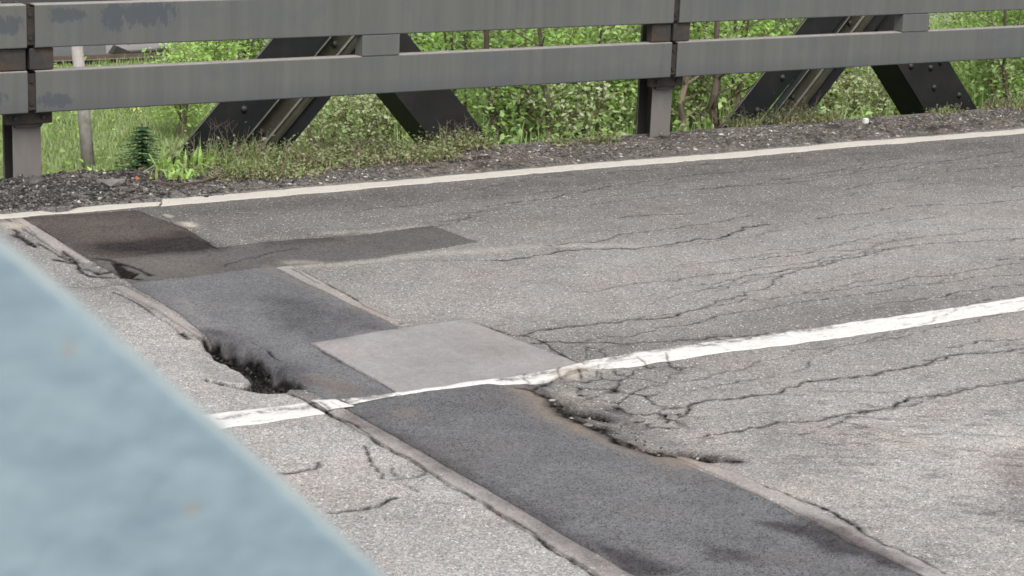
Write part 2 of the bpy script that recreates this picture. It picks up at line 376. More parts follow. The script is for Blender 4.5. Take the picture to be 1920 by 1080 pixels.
W = .0085
long_cracks = [
 ([(925,487),(1000,480),(1060,471),(1140,468),(1230,462),(1265,455),(1300,448),(1360,442),(1375,434),(1395,424),(1440,420)], .011, 1),
 ([(640,497),(720,490),(820,488),(925,487)], .006, .4),
 ([(855,418),(880,400),(940,388),(1010,380)], .007, .5), ([(1010,380),(1120,368),(1260,352),(1420,345)], .006, .35),
 ([(420,503),(450,490),(500,478),(560,468)], .007, .6), ([(600,436),(640,441),(700,436),(820,424),(855,418)], .007, .5),
 ([(985,628),(1030,617),(1120,606),(1200,597),(1280,586)], .010, .8), ([(1280,586),(1340,570),(1400,545),(1450,530),(1490,508)], .008, .7),
 ([(1400,530),(1440,520),(1500,510),(1590,498)], .006, .35),
 ([(1000,643),(1100,642),(1210,641),(1300,638),(1380,629),(1440,622)], .010, .85), ([(1440,622),(1600,590),(1740,566),(1920,535)], .006, .3),
 ([(1520,550),(1590,541),(1660,531),(1720,519),(1800,512),(1920,495)], .008, .6),
 ([(1210,570),(1300,548),(1400,533)], .006, .4), ([(1180,560),(1280,540)], .006, .3),
 ([(1250,779),(1290,758),(1340,748),(1400,744),(1452,740),(1470,728),(1500,720),(1540,713),(1600,708),(1640,704),(1700,690),(1750,676),(1770,668),(1860,662),(1920,655)], .010, 1),
 ([(1735,676),(1770,676),(1775,668)], .008, .8),
 ([(1310,812),(1360,806),(1410,800),(1450,795),(1500,793),(1550,784),(1610,774),(1680,757),(1740,744),(1800,734),(1880,720),(1920,713)], .010, 1),
 ([(1480,935),(1530,950),(1600,985),(1690,1035),(1770,1080)], .012, 1),
 ([(1430,912),(1480,935)], .010, .9),
 # left slab
 ([(530,888),(560,885),(592,880),(597,868)], .009, .9), ([(598,868),(600,877)], .009, .6),
 ([(684,838),(692,858),(695,872),(708,885),(716,898)], .008, .8), ([(738,902),(770,898),(792,893),(797,884),(775,880)], .008, .6), ([(735,880),(742,895)], .008, .6),
 ([(616,962),(650,958),(690,953),(720,944),(744,934)], .011, .9), ([(768,910),(785,925)], .008, .5), ([(820,945),(880,950)], .007, .4),
 ([(420,830),(460,835),(500,828)], .006, .3), ([(770,875),(800,888),(760,905)], .006, .5),
 # joint on the left strip
 ([(593,762),(622,780),(668,800),(692,818),(716,838)], .011, 1), ([(716,838),(755,857),(800,885)], .009, .8), ([(800,885),(850,918),(905,945)], .008, .55),
 ([(905,945),(955,975),(1000,1000),(1040,1032),(1080,1056),(1119,1080)], .011, 1),
 ([(540,733),(568,745),(593,762)], .010, .9), ([(600,758),(618,772)], .010, .8), ([(620,757),(650,775)], .006, .5),
 ([(212,545),(240,556),(262,568),(285,585)], .011, .9), ([(285,585),(312,600),(340,622)], .007, .6), ([(235,533),(270,556),(300,572)], .005, .6), ([(365,625),(400,640)], .01, .7),
 ([(70,455),(110,478),(146,497)], .011, .85), ([(30,440),(62,456)], .02, .9), ([(25,412),(70,445)], .008,.5),
 # second hole network
 ([(100,486),(128,492),(146,496),(153,508),(170,516),(215,519)], .013, 1), ([(146,496),(136,485),(118,472)], .009, .9), ([(178,485),(212,490),(226,497),(222,512),(240,521),(268,524)], .014, 1),
 ([(205,488),(240,499),(262,506),(282,516)], .012, 1), ([(232,505),(226,518)], .020, 1), ([(118,534),(165,537),(212,532),(232,530)], .010, .5),
 ([(160,505),(185,510),(192,500)], .006, .5),
 # patch rims
 ([(548,507),(575,522),(600,535)], .008, .7), ([(555,505),(610,532),(640,550),(672,568)], .013, .95), ([(672,568),(700,585),(735,600)], .008, .6),
 ([(750,608),(800,601),(850,598)], .007, .4), ([(890,605),(935,620),(960,628),(990,630)], .012, .9), ([(980,628),(1020,640),(1060,668),(1090,682)], .014, .8),
 ([(588,648),(640,678),(700,710),(742,738)], .007, .5), ([(588,648),(640,680)], .010, .6), ([(340,620),(352,628)], .022, 1),
 ([(355,612),(400,640),(470,672)], .007, .5), ([(500,655),(525,676)], .010, .8), ([(500,655),(470,640)], .006, .5),
 ([(300,400),(330,425),(365,440)], .006, .5), ([(355,447),(408,470)], .014, .6),
 # white line crossings
 ([(1195,672),(1215,690)], .007, .9), ([(1248,663),(1258,688)], .008, 1), ([(1205,686),(1216,690)], .006, .8), ([(1085,690),(1090,705)], .010, .8), ([(1122,684),(1118,703)], .008, .8),
 ([(1145,680),(1200,672),(1245,668)], .006, .5), ([(1060,700),(1110,688),(1180,676)], .007, .45),
]
for k_, (pts, w, a) in enumerate(long_cracks): stroke('crack', pts, w*(.72 if k_ < 26 else .5), min(1.0, a*1.2), amp=.04 if 26 <= k_ else .16)
for pts in ([(100,486),(128,492),(146,496),(153,508),(170,516),(215,519)], [(146,496),(136,485),(118,472)], [(178,485),(212,490),(226,497),(222,512),(240,521),(268,524)], [(205,488),(240,499),(262,506),(282,516)], [(158,503),(185,512),(205,509)], [(30,440),(48,450),(68,462)]):
    stroke('crack', pts, .011, 1.0, amp=.06, vary=.6)
rc = random.Random(12)
for k_ in range(64):
    x0_ = rc.uniform(4.4, 9.6); y0_ = rc.choice([rc.uniform(6.3, 8.6), rc.uniform(6.3, 7.8), rc.uniform(8.6, 9.3), rc.uniform(4.9, 5.95)]); L_ = rc.uniform(.4, 2.2); sl = rc.uniform(-.10, .22); pts = [(x0_, y0_)]
    while pts[-1][0] < x0_+L_: pts.append((pts[-1][0]+rc.uniform(.12, .3), pts[-1][1]+rc.uniform(-.045, .045)+sl*.2))
    stroke('crack', pts, .0045, rc.uniform(.45, .95), px=False, vary=.8)
    if rc.random() < .5:
        m_ = rc.choice(pts); stroke('crack', [m_, (m_[0]+rc.uniform(-.12, .12), m_[1]+rc.uniform(-.2, .2))], .004, .5, px=False)
# thin dashes inside the upper half of the centre line
for x0 in range(1300, 1920, 64):
    y0 = 658-(x0-1300)*.142-5
    if rnd.random() < .75: stroke('crack', [(x0, y0), (x0+rnd.randint(20, 55), y0-5)], .004, .55)
# alligator networks: edges of a Voronoi diagram
def gator(poly, cell, w, amt, seed):
    P = np.array([G(*p) for p in poly]); r = np.random.default_rng(seed)
    q = win(P[:,0].min(), P[:,0].max(), P[:,1].min(), P[:,1].max()); sj, si, X, Y = q
    area = (P[:,0].max()-P[:,0].min()+.2)*(P[:,1].max()-P[:,1].min()+.2); n = int(area/cell**2)
    S = np.column_stack([r.uniform(P[:,0].min()-.1, P[:,0].max()+.1, n), r.uniform(P[:,1].min()-.1, P[:,1].max()+.1, n)])
    Xw = X+(fbm(X*14, Y*14, 3)-.5)*cell*.6; Yw = Y+(fbm(X*14, Y*14, 9)-.5)*cell*.6
    d1 = np.full(X.shape, 9.0); d2 = d1.copy()
    for sx, sy in S:
        d = np.hypot(Xw-sx, (Yw-sy)*1.15); m = d < d1; d2 = np.where(m, d1, np.minimum(d2, d)); d1 = np.where(m, d, d1)
    e = np.clip(1-(d2-d1)/w, 0, 1); ins = inside(X, Y, P); dd = np.full(X.shape, 9.0)
    for i in range(len(P)): dd = np.minimum(dd, seg_d(X, Y, P[i], P[(i+1) % len(P)]))
    k = np.where(ins, np.clip(dd/.12, 0, 1), 0)*np.clip((fbm(X*4, Y*4, seed)-.33)*5, 0, 1)
    F['crack'][sj, si] = np.maximum(F['crack'][sj, si], (amt*e*k).astype(np.float32))
gator([(1010,720),(1060,690),(1290,668),(1350,700),(1330,780),(1290,820),(1180,800),(1080,750)], .13, .016, 1.0, 4)
gator([(980,625),(1100,632),(1450,610),(1500,625),(1300,670),(1090,690),(1030,665)], .11, .012, .85, 6)
gator([(1150,700),(1500,650),(1900,590),(1900,620),(1500,690),(1300,730)], .16, .008, .45, 26)
gator([(1150,760),(1300,740),(1420,790),(1400,850),(1230,830)], .14, .009, .4, 8)
gator([(560,770),(900,960),(800,1010),(600,960),(440,820)], .22, .007, .22, 11)
gator([(1400,560),(1920,460),(1920,560),(1300,640),(1150,640)], .30, .006, .16, 12)
gator([(600,520),(760,520),(1000,560),(960,600),(760,600)], .12, .006, .15, 14)
# holes
PH1 = [(384,627),(410,633),(440,652),(476,667),(505,684),(530,700),(556,713),(570,724),(535,722),(532,729),(505,730),(488,727),(465,722),(420,717),(392,711),(395,708),(432,711),(462,709),(472,703),(466,692),(455,681),(430,668),(402,650),(388,640)]
blob('deep', PH1, .045, 1.0, rag=.06); blob('hole', PH1, .014, 1.0, rag=.06, off=.006)
PH2 = [(208,492),(226,495),(240,507),(262,513),(248,522),(226,520),(218,508)]
blob('hole', PH2, .016, 1.0)
for P_ in ([(1060,753),(1078,750),(1110,760),(1142,766),(1138,775),(1110,770),(1085,768)], [(1180,826),(1212,830),(1240,832),(1300,845),(1345,850),(1376,860),(1320,862),(1290,853),(1246,848),(1232,853),(1215,846)]):
    blob('hole', P_, .05, 1.0, rag=.03, nz=.03); blob('deep', P_, .02, .22)
stroke('hole', [(968,724),(1000,728),(1014,718),(1035,709)], .011, .95)
stroke('hole', [(1000,727),(1035,742),(1060,765),(1100,784),(1140,805),(1190,830)], .030, 1.0, vary=.7); stroke('hole', [(1190,832),(1240,842),(1300,851)], .024, 1.0, vary=.6); stroke('hole', [(1300,851),(1345,857),(1385,861)], .014, .9, vary=.7); stroke('stain_shade', [(1240,845),(1300,850),(1370,858)], .06, .8); stroke('hole', [(1055,752),(1100,764),(1140,771)], .03, 1.0, vary=.5); stroke('deep', [(1060,765),(1120,797),(1190,830)], .02, .12); stroke('hole', [(1150,818),(1190,832),(1240,850)], .03, 1.0)
stroke('hole', [(388,708),(430,716),(470,719),(505,727)], .014, 1.0, vary=.5, amp=.05)
stroke('hole', [(25,430),(48,452),(66,462)], .013, .9)
stroke('hole', [(120,474),(145,492)], .012, .8)
# rust sediment
stroke('sed', [(975,728),(1010,745),(1045,775),(1090,800),(1150,825),(1220,848),(1290,868)], .05, .85, vary=.5)
stroke('sed', [(1010,745),(1060,780),(1120,812),(1180,838)], .03, .7, vary=.3)
stroke('sed', [(1030,703),(1060,695),(1090,690)], .02, .9)
stroke('sed', [(400,640),(430,662)], .03, .3); stroke('sed', [(480,715),(520,724)], .04, .6)
blob('sed', [(1240,846),(1330,866),(1390,885),(1340,880)], .05, .6)
blob('sed', [(180,480),(420,490),(380,510),(260,520)], .3, .16, nz=.2)
blob('sed', [(50,415),(240,400),(330,440),(160,455)], .25, .14, nz=.2)
stroke('sed', [(505,503),(600,545),(745,612)], .03, .30, vary=.2)
blob('sed', [(560,700),(650,710),(700,740),(620,745)], .1, .35, nz=.1)
blob('sed', [(720,770),(790,765),(780,785)], .06, .35)
# stains: damp dark areas, plus one painted shade line
blob('stain_shade', [(160,462),(360,440),(408,470),(390,478),(200,478)], .16, 1.0, nz=.12)
stroke('stain_shade', [(340,440),(400,468)], .07, .9, vary=.3)
blob('stain_shade', [(480,455),(620,442),(640,450),(500,466)], .1, .5, nz=.1)
blob('stain_shade', [(500,560),(560,560),(745,618),(590,642),(520,620)], .2, .6, nz=.15)
blob('stain_shade', [(540,690),(720,738),(640,745),(545,715)], .12, .5, nz=.1)
blob('stain_shade', [(1430,985),(1560,990),(1680,1060),(1560,1040)], .08, 1.0, nz=.08); blob('stain_shade', [(1480,960),(1600,1000),(1740,1075),(1640,1065)], .07, .95, nz=.07)
blob('stain_shade', [(1090,1010),(1190,1040),(1290,1080),(1180,1090)], .08, 1.0, nz=.08); blob('stain_shade', [(1310,1020),(1400,1040),(1420,1060),(1330,1050)], .08, .8, nz=.08)
blob('stain_shade', [(1000,725),(1180,760),(1290,830),(1180,825),(1060,770)], .12, .55, nz=.15)
blob('stain_shade', [(340,640),(440,670),(470,705),(390,705)], .10, .35)
blob('stain_shade', [(1400,790),(1640,800),(1600,900),(1400,900)], .25, .35, nz=.3)
blob('stain_shade', [(1860,850),(1930,840),(1940,1000),(1880,960)], .15, .6, nz=.2)
stroke('stain_shade', [(655,780),(800,860),(960,950),(1190,1080)], .05, .75, vary=.2)  # shadow line painted along the left edge of the dark joint patch
stroke('stain_shade', [(390,620),(470,665),(560,715)], .07, .8)
blob('stain_shade', [(0,405),(300,384),(900,350),(1500,300),(1920,262),(1920,275),(900,372),(300,410)], .25, .30, nz=.3)
blob('stain_shade', [(100,520),(250,528),(330,600),(200,560)], .15, .25)
# worn pale scuffs
stroke('wear', [(310,402),(318,406)], .022, 1.0); stroke('wear', [(350,418),(362,424)], .028, 1.0); stroke('wear', [(20,420),(32,426)], .04, .8)
stroke('wear', [(570,500),(700,490),(830,474),(950,466),(1200,462)], .03, .35); stroke('wear', [(610,436),(700,432),(800,424)], .025, .3)
stroke('wear', [(1060,728),(1090,732)], .02, .4); stroke('wear', [(1200,770),(1215,775)], .015, .4)
stroke('wear', [(930,716),(985,707),(1040,697)], .012, 1.0, vary=.9); stroke('crack', [(1050,690),(1054,704)], .006, .9); stroke('crack', [(985,700),(992,720)], .005, .7)
stroke('wear', [(1075,700),(1105,694),(1125,692)], .03, .7); stroke('wear', [(1095,682),(1250,658),(1400,637),(1560,612)], .013, 1.0, vary=.8); stroke('wear', [(410,787),(500,772),(590,760)], .014, 1.0, vary=.8)
stroke('wear', [(330,560),(420,620)], .02, .1); stroke('wear', [(545,495),(600,493)], .03, .4)
for k in ('deep',): pass
cn = F['crack']

def sample(field, x, y):
    u = (np.asarray(x)-RX0)/RR; v = (np.asarray(y)-RY0)/RR
    ok = (u >= 0) & (u < nx-1) & (v >= 0) & (v < ny-1)
    u = np.clip(u, 0, nx-1.001); v = np.clip(v, 0, ny-1.001); i = u.astype(int); j = v.astype(int); fu = u-i; fv = v-j; A = F[field]
    r = (A[j, i]*(1-fu)+A[j, i+1]*fu)*(1-fv)+(A[j+1, i]*(1-fu)+A[j+1, i+1]*fu)*fv
    return np.where(ok, r, 0)
def Hroad(x, y):
    fade = np.clip((x-RX0)*4, 0, 1)*np.clip((RX1-x)*4, 0, 1)*np.clip((y-RY0)*4, 0, 1)
    z = (fbm(x*1.3, y*1.3, 21)-.5)*.022 + (fbm(x*16, y*16, 22, 2)-.5)*.004
    # sunk, broken ground beside the holes
    s1 = np.exp(-(((x-4.15)/.25)**2+((y-5.6)/.45)**2)); s2 = np.exp(-(((x-3.12)/.12)**2+((y-6.75)/.4)**2))
    z = z-.035*s1-.03*s2
    rub = fbm(x*38, y*38, 31, 3)
    return fade*z - sample('crack', x, y)*.0035 - sample('deep', x, y)*.058 - sample('hole', x, y)*(.002+.006*rub)
def masks(x, y):
    cr = np.clip(np.maximum(sample('crack', x, y)*.95, sample('hole', x, y)), 0, 1)
    return np.column_stack([cr, sample('sed', x, y), sample('stain_shade', x, y), sample('wear', x, y)])

# visible wedge on the ground (with a margin)
WEDGE = np.array([(2.0,10.25),(2.35,3.5),(4.7,3.5),(11.3,9.6),(11.3,10.25)])
def grid_surface(name, xa, xb, ya, yb, mat, hf=Hroad, fx=.0055, fy=.0095, blk=(20, 12), attr=masks):
    bx, by = fx*blk[0], fy*blk[1]
    X0, X1 = max(xa, 2.4), min(xb, 11.2); Y0, Y1 = max(ya, 3.6), yb
    nbx = max(1, int(round((X1-X0)/bx))); nby = max(1, int(round((Y1-Y0)/by)))
    dx = (X1-X0)/(nbx*blk[0]); dy = (Y1-Y0)/(nby*blk[1])
    NX, NY = nbx*blk[0]+1, nby*blk[1]+1
    cx = X0+(np.arange(nbx)+.5)*dx*blk[0]; cy = Y0+(np.arange(nby)+.5)*dy*blk[1]
    CX, CY = np.meshgrid(cx, cy); fine = inside(CX, CY, WEDGE)
    for i in range(len(WEDGE)): fine |= seg_d(CX, CY, WEDGE[i], WEDGE[(i+1) % 5]) < .12
    I, J = np.meshgrid(np.arange(NX-1), np.arange(NY-1)); fm = fine[J//blk[1], I//blk[0]]
    i, j = I[fm], J[fm]; q1 = np.column_stack([j*NX+i, j*NX+i+1, (j+1)*NX+i+1, (j+1)*NX+i])
    bj, bi = np.nonzero(~fine); i, j = bi*blk[0], bj*blk[1]
    q2 = np.column_stack([j*NX+i, j*NX+i+blk[0], (j+blk[1])*NX+i+blk[0], (j+blk[1])*NX+i])
    quads = np.concatenate([q1, q2]); used, inv = np.unique(quads, return_inverse=True); quads = inv.reshape(-1, 4)
    vx = X0+(used % NX)*dx; vy = Y0+(used//NX)*dy
    # plain surround
    V = [np.column_stack([vx, vy, hf(vx, vy)])]; A = [attr(vx, vy)]; Q = [quads]; base = len(vx)
    for (a, b, c, d) in ((xa, X0, ya, yb), (X1, xb, ya, yb), (X0, X1, ya, Y0)):
        if b-a < 1e-6 or d-c < 1e-6: continue
        V.append(np.array([(a,c,0),(b,c,0),(b,d,0),(a,d,0)])); A.append(np.zeros((4,4))); Q.append(np.array([[0,1,2,3]])+base); base += 4
    return np_mesh(name, np.concatenate(V), quads=np.concatenate(Q), mat=mat, smooth=True, attrs={'mask': np.concatenate(A)})

YV = 9.62   # where the road ends and the verge starts
road = new_obj('road', grid_surface('road', 3.18, 70, .9, YV, mat_road), kind='structure')
slab = new_obj('approach_pavement', grid_surface('approach_pavement', -40, 3.18, .9, YV, mat_slab), kind='structure')
mat_bed = simple('road_bed', (.02,.018,.016), (.04,.035,.03), 9)
new_obj('road_bed', MB().box(-40, 70, .9, 10.17, -.5, -.2).mesh('road_bed', mat_bed), kind='structure')

def sheet(name, poly, mat, lift, parent, label=None, px=False, rag=.0, fx=.006, fy=.010, kind=None, skirt=.012, ragamp=.006):
    if px: poly = [G(*p) for p in poly]
    poly = [np.array(p, float) for p in poly]
    if rag:
        o = []
        for a, b in zip(poly, poly[1:]+poly[:1]):
            L = np.hypot(*(b-a)); n = max(1, int(L/rag)); d = (b-a)/max(L, 1e-9)
            for k in range(n):
                p = a+(b-a)*k/n
                if k: p = p+np.array([-d[1], d[0]])*(fbm(np.array([p[0]*7+1.3]), np.array([p[1]*7]), 41)[0]-.5)*4*ragamp+np.array([-d[1], d[0]])*rnd.uniform(-.25, .25)*ragamp
                o.append(p)
        poly = o
    P = np.array(poly); x0, y0 = P.min(0)-.012; x1, y1 = P.max(0)+.012
    NX = int((x1-x0)/fx)+2; NY = int((y1-y0)/fy)+2
    X, Y = np.meshgrid(x0+np.arange(NX)*fx, y0+np.arange(NY)*fy)
    CX = X[:-1,:-1]+fx/2; CY = Y[:-1,:-1]+fy/2
    keep = inside(CX, CY, P); j, i = np.nonzero(keep)
    q = np.column_stack([j*NX+i, j*NX+i+1, (j+1)*NX+i+1, (j+1)*NX+i])
    used, inv = np.unique(q, return_inverse=True); q = inv.reshape(-1, 4); vx = X.ravel()[used].copy(); vy = Y.ravel()[used].copy()
    # boundary vertices snap onto the outline
    e = np.concatenate([q[:, [0,1]], q[:, [1,2]], q[:, [2,3]], q[:, [3,0]]]); es = np.sort(e, 1)
    key = es[:,0].astype(np.int64)*len(vx)+es[:,1]; u, idx, cnt = np.unique(key, return_index=True, return_counts=True); be = e[idx[cnt == 1]]
    bv = np.unique(be); bx, by = vx[bv].copy(), vy[bv].copy(); best = np.full(len(bv), 9.0); nxn = bx.copy(); nyn = by.copy()
    for k in range(len(P)):
        a = P[k]; b = P[(k+1) % len(P)]; dx, dy = b-a; L = dx*dx+dy*dy+1e-12; t = np.clip(((bx-a[0])*dx+(by-a[1])*dy)/L, 0, 1)
        qx, qy = a[0]+t*dx, a[1]+t*dy; d = np.hypot(bx-qx, by-qy); m = d < best; best = np.where(m, d, best); nxn = np.where(m, qx, nxn); nyn = np.where(m, qy, nyn)
    vx[bv], vy[bv] = nxn, nyn
    z = Hroad(vx, vy)+lift; n = len(vx); V = np.column_stack([vx, vy, z]); A = masks(vx, vy)
    rem = np.full(n, -1); rem[bv] = n+np.arange(len(bv)); V = np.concatenate([V, np.column_stack([vx[bv], vy[bv], z[bv]-skirt])]); A = np.concatenate([A, A[bv]])
    sk = np.column_stack([be[:,1], be[:,0], rem[be[:,0]], rem[be[:,1]]])
    return new_obj(name, np_mesh(name, V, quads=np.concatenate([q, sk]), mat=mat, smooth=False, attrs={'mask': A}), parent, label=label, kind=kind)

# patches and joint headers (parts of the road)
JL, JR = 3.255, 4.01
sheet('asphalt_patch', [(3.26,9.40),(3.84,9.37),(3.90,8.90),(3.86,8.46),(3.60,8.47),(3.26,8.45)], mat_pdk, .004, road, 'dark brown patch at the kerb end of the joint', rag=.05, skirt=.03)
sheet('asphalt_patch', [(3.26,8.447),(3.60,8.467),(3.86,8.455),(4.30,8.47),(5.04,8.49),(5.06,8.10),(4.42,8.015),(4.01,8.02),(3.26,8.02)], mat_pb, .004, road, 'long brownish grey patch crossing the lane', rag=.05, skirt=.03)
sheet('asphalt_patch', [(3.257,8.017),(3.935,8.017),(3.945,7.45),(3.948,6.875),(3.535,6.85),(3.52,6.11),(3.257,6.10),(3.23,6.6),(3.225,7.2),(3.25,7.6)], mat_pg, .005, road, 'blue grey patch beside the pothole', rag=.05, skirt=.03)
sheet('asphalt_patch', [(3.525,6.846),(3.93,6.880),(4.265,6.912),(4.30,6.5),(4.335,6.153),(3.95,6.118),(3.52,6.124)], mat_pn, .008, road, 'fresh smooth light grey patch above the centre line', rag=.08, ragamp=.002, skirt=.03)
sheet('asphalt_patch', [(3.262,6.098),(3.52,6.115),(3.98,6.10),(4.06,6.02),(4.02,5.80),(3.985,5.45),(3.99,5.05),(4.005,4.6),(4.01,3.5),(3.275,3.5),(3.262,4.8)], mat_pd, .005, road, 'long dark coarse patch filling the joint', rag=.05, skirt=.03)
sheet('joint_header', [(3.182,6.15),(3.252,6.15),(3.258,5.0),(3.268,3.5),(3.186,3.5)], mat_seal, .007, road, rag=.06, ragamp=.0012)
sheet('joint_header', [(3.160,8.02),(3.215,8.0),(3.24,7.6),(3.215,7.2),(3.215,6.98),(3.175,6.96),(3.185,7.3),(3.19,7.6)], mat_seal, .007, road, rag=.06, ragamp=.003)
sheet('joint_header', [(3.20,9.40),(3.258,9.40),(3.25,8.9),(3.235,8.44),(3.175,8.48),(3.19,8.9)], mat_seal, .007, road, rag=.06, ragamp=.003)
sheet('joint_header', [(4.013,5.12),(4.035,5.13),(4.085,4.9),(4.085,3.5),(4.016,3.5)], mat_seal, .007, road, rag=.06, ragamp=.0012)
sheet('joint_header', [(3.940,8.00),(4.015,8.00),(4.02,7.5),(3.995,7.0),(3.96,6.90),(3.950,7.2)], mat_seal, .008, road, rag=.06, ragamp=.0012)
# markings
sheet('edge_line', [(3.99,9.415),(5.5,9.42),(7.4,9.425),(9.3,9.42),(11.2,9.42),(11.2,9.565),(9.3,9.565),(7.5,9.57),(5.5,9.565),(4.06,9.56)], mat_edgepaint, .004, road, rag=.05, ragamp=.004, skirt=.003)
sheet('edge_line', [(2.5,9.44),(3.2,9.425),(3.985,9.43),(4.03,9.50),(3.9,9.53),(3.6,9.53),(3.52,9.47),(3.44,9.46),(3.40,9.53),(2.9,9.52),(2.5,9.53)], mat_edgepaint, .0045, road, 'older thinner stretch of edge line by the gravel heap', rag=.04, ragamp=.005, skirt=.003)
sheet('centre_line', [(4.30,6.16),(4.38,6.19),(5.2,6.195),(6.6,6.19),(8.0,6.19),(11.2,6.19),(11.2,6.035),(8.0,6.035),(6.0,6.03),(4.9,6.05),(4.48,6.045),(4.40,6.07),(4.33,6.10)], mat_paint, .004, road, rag=.03, ragamp=.008, skirt=.003)
sheet('centre_line', [(3.50,6.132),(3.95,6.135),(4.15,6.15),(4.34,6.17),(4.34,6.15),(4.22,6.10),(4.12,6.06),(3.93,6.065),(3.88,6.100),(3.5,6.108)], mat_paint, .0105, road, 'thin white rim under the fresh light patch', rag=.04, ragamp=.005, skirt=.012)
sheet('centre_line', [(2.3,6.19),(3.17,6.19),(3.17,6.035),(2.3,6.03)], mat_paint, .004, road, 'white line stub on the near side of the joint', rag=.04, ragamp=.005, skirt=.003)
sheet('centre_line', [(3.184,6.18),(3.27,6.15),(3.29,6.05),(3.184,6.05)], mat_paint, .0125, road, 'white line fragment on the joint header', rag=.03, ragamp=.006, skirt=.003)
F['wear'][:] = np.maximum(F['wear'], 0)
stroke('wear', [(3.28,6.11),(3.5,6.13)], .05, 1.0, px=False)
sheet('centre_line', [(3.29,6.145),(3.50,6.13),(3.50,6.105),(3.29,6.075)], mat_paint, .0105, road, 'faded ghost of the white line on dark asphalt', rag=.03, ragamp=.006, skirt=.003)
# outer lines beyond the frame
new_obj('edge_line', MB().box(11.2, 70, 9.42, 9.565, -.01, .004).mesh('edge_line', mat_edgepaint), road)
new_obj('centre_line', MB().box(11.2, 70, 6.035, 6.19, -.01, .004).mesh('centre_line', mat_paint), road)

# ------------------------------------------------------------------ verge
def Hverge(x, y):
    t = np.clip((y-YV)/.12, 0, 1)
    heap = np.exp(-((x-3.55)/.75)**2)*np.exp(-((y-9.95)/.26)**2)
    z = t*(.012+(fbm(x*4, y*4, 51)-.45)*.05+(fbm(x*30, y*30, 52, 3)-.5)*.018)+heap*(.022+.022*fbm(x*20, y*20, 53, 3))
    z = z+.03*np.exp(-((y-10.08)/.07)**2)*np.clip((fbm(x*2.3, y*0+1, 54)-.3)*3, 0, 1)
    return z-.006*(1-t)
def vmask(x, y):
    moss_shade = np.clip((fbm(x*2.2, y*5, 61)-.5)*4, 0, 1)*.5
    foot = np.maximum.reduce([np.exp(-(((x-g_)/.2)**2+((y-10.12)/.14)**2)) for g_ in (-.55, 3.54, 7.65, 11.73)])  # contact shade painted on the verge round each post base
    moss_shade = np.maximum(moss_shade, foot*1.3)
    return np.column_stack([np.clip((fbm(x*9, y*9, 63)-.62)*6, 0, 1)*.7, np.clip((fbm(x*3, y*6, 62)-.5)*3, 0, 1)*.3, moss_shade*.6, x*0])
def verge_mesh():
    xs = np.concatenate([[-40, 0], np.arange(2.4, 11.6, .012), [13, 20, 70]]); ys = np.concatenate([np.arange(YV-.03, 10.19, .014), [10.19]])
    X, Y = np.meshgrid(xs, ys); V = np.column_stack([X.ravel(), Y.ravel(), Hverge(X.ravel(), Y.ravel())]); n = len(xs)
    J, I = np.meshgrid(np.arange(len(ys)-1), np.arange(n-1), indexing='ij'); J, I = J.ravel(), I.ravel()
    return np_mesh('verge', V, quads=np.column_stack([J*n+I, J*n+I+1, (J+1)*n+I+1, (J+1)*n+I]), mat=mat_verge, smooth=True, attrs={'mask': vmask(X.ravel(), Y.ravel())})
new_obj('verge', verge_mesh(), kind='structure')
new_obj('near_verge', MB().box(-40, 70, .1, .9, -.5, .0).mesh('near_verge', mat_verge), kind='structure')

def stones(name, cx, cy, cz, sz, mat, kind='stuff', parent=None, seed=0, label=None, cat=None):
    r = np.random.default_rng(seed); n = len(cx)
    base = np.array([(1,0,0),(-1,0,0),(0,1,0),(0,-1,0),(0,0,1),(0,0,-1)], float); tri = np.array([(0,2,4),(2,1,4),(1,3,4),(3,0,4),(2,0,5),(1,2,5),(3,1,5),(0,3,5)])
    V = base[None]*r.uniform(.6, 1.2, (n,6,1))*np.stack([sz, sz*r.uniform(.6, 1, n), sz*r.uniform(.45, .8, n)], 1)[:, None, :]
    a = r.uniform(0, 6.28, n); c, s = np.cos(a)[:, None], np.sin(a)[:, None]
    x = V[..., 0]*c-V[..., 1]*s; y = V[..., 0]*s+V[..., 1]*c; t = r.uniform(-.5, .5, n)[:, None]; z = V[..., 2]+x*t
    V = np.stack([x+cx[:, None], y+cy[:, None], z+cz[:, None]], -1).reshape(-1, 3)
    T = (tri[None]+np.arange(n)[:, None, None]*6).reshape(-1, 3)
    return new_obj(name, np_mesh(name, V, tris=T, mat=mat), parent, kind=kind, label=label, cat=cat)
def stone_mat(name, cols):
    s = N(name); g = s.n('ShaderNodeNewGeometry').outputs['Random Per Island']; r = s.n('ShaderNodeValToRGB'); e = r.color_ramp.elements
    e[0].color = (*cols[0], 1); e[-1].color = (*cols[-1], 1)
    for i in range(1, len(cols)-1): q = e.new(i/(len(cols)-1)); q.color = (*cols[i], 1)
    s.l(g, r.inputs[0]); return s.done(s.mix(.4, r.outputs[0], s.mix(1, r.outputs[0], s.gray(s.ramp(s.noise(90), .3, .7, .5, 1.5)), 'MULTIPLY')), .95, .2)
mat_gravel = stone_mat('verge_gravel', [(.045,.04,.037),(.08,.073,.068),(.11,.098,.088),(.15,.135,.125),(.34,.31,.28)])
mat_gravdark = stone_mat('tarmac_crumbs', [(.025,.023,.022),(.045,.042,.04),(.06,.055,.052),(.08,.074,.07),(.22,.20,.19)])
mat_holegrit = stone_mat('hole_grit', [(.006,.006,.006),(.014,.013,.012),(.026,.023,.021),(.045,.039,.034),(.11,.095,.08)])
n = 6500; x = rng.uniform(2.6, 11.3, n); y = YV+.03+rng.beta(1.3, 1.2, n)*.53
k = fbm(x*3, y*3, 71) > .38; x, y = x[k], y[k]
stones('gravel', x, y, Hverge(x, y), np.clip(rng.lognormal(-5.0, .38, len(x)), .003, .02), mat_gravel, seed=1, label='loose pale gravel along the verge', cat='gravel')
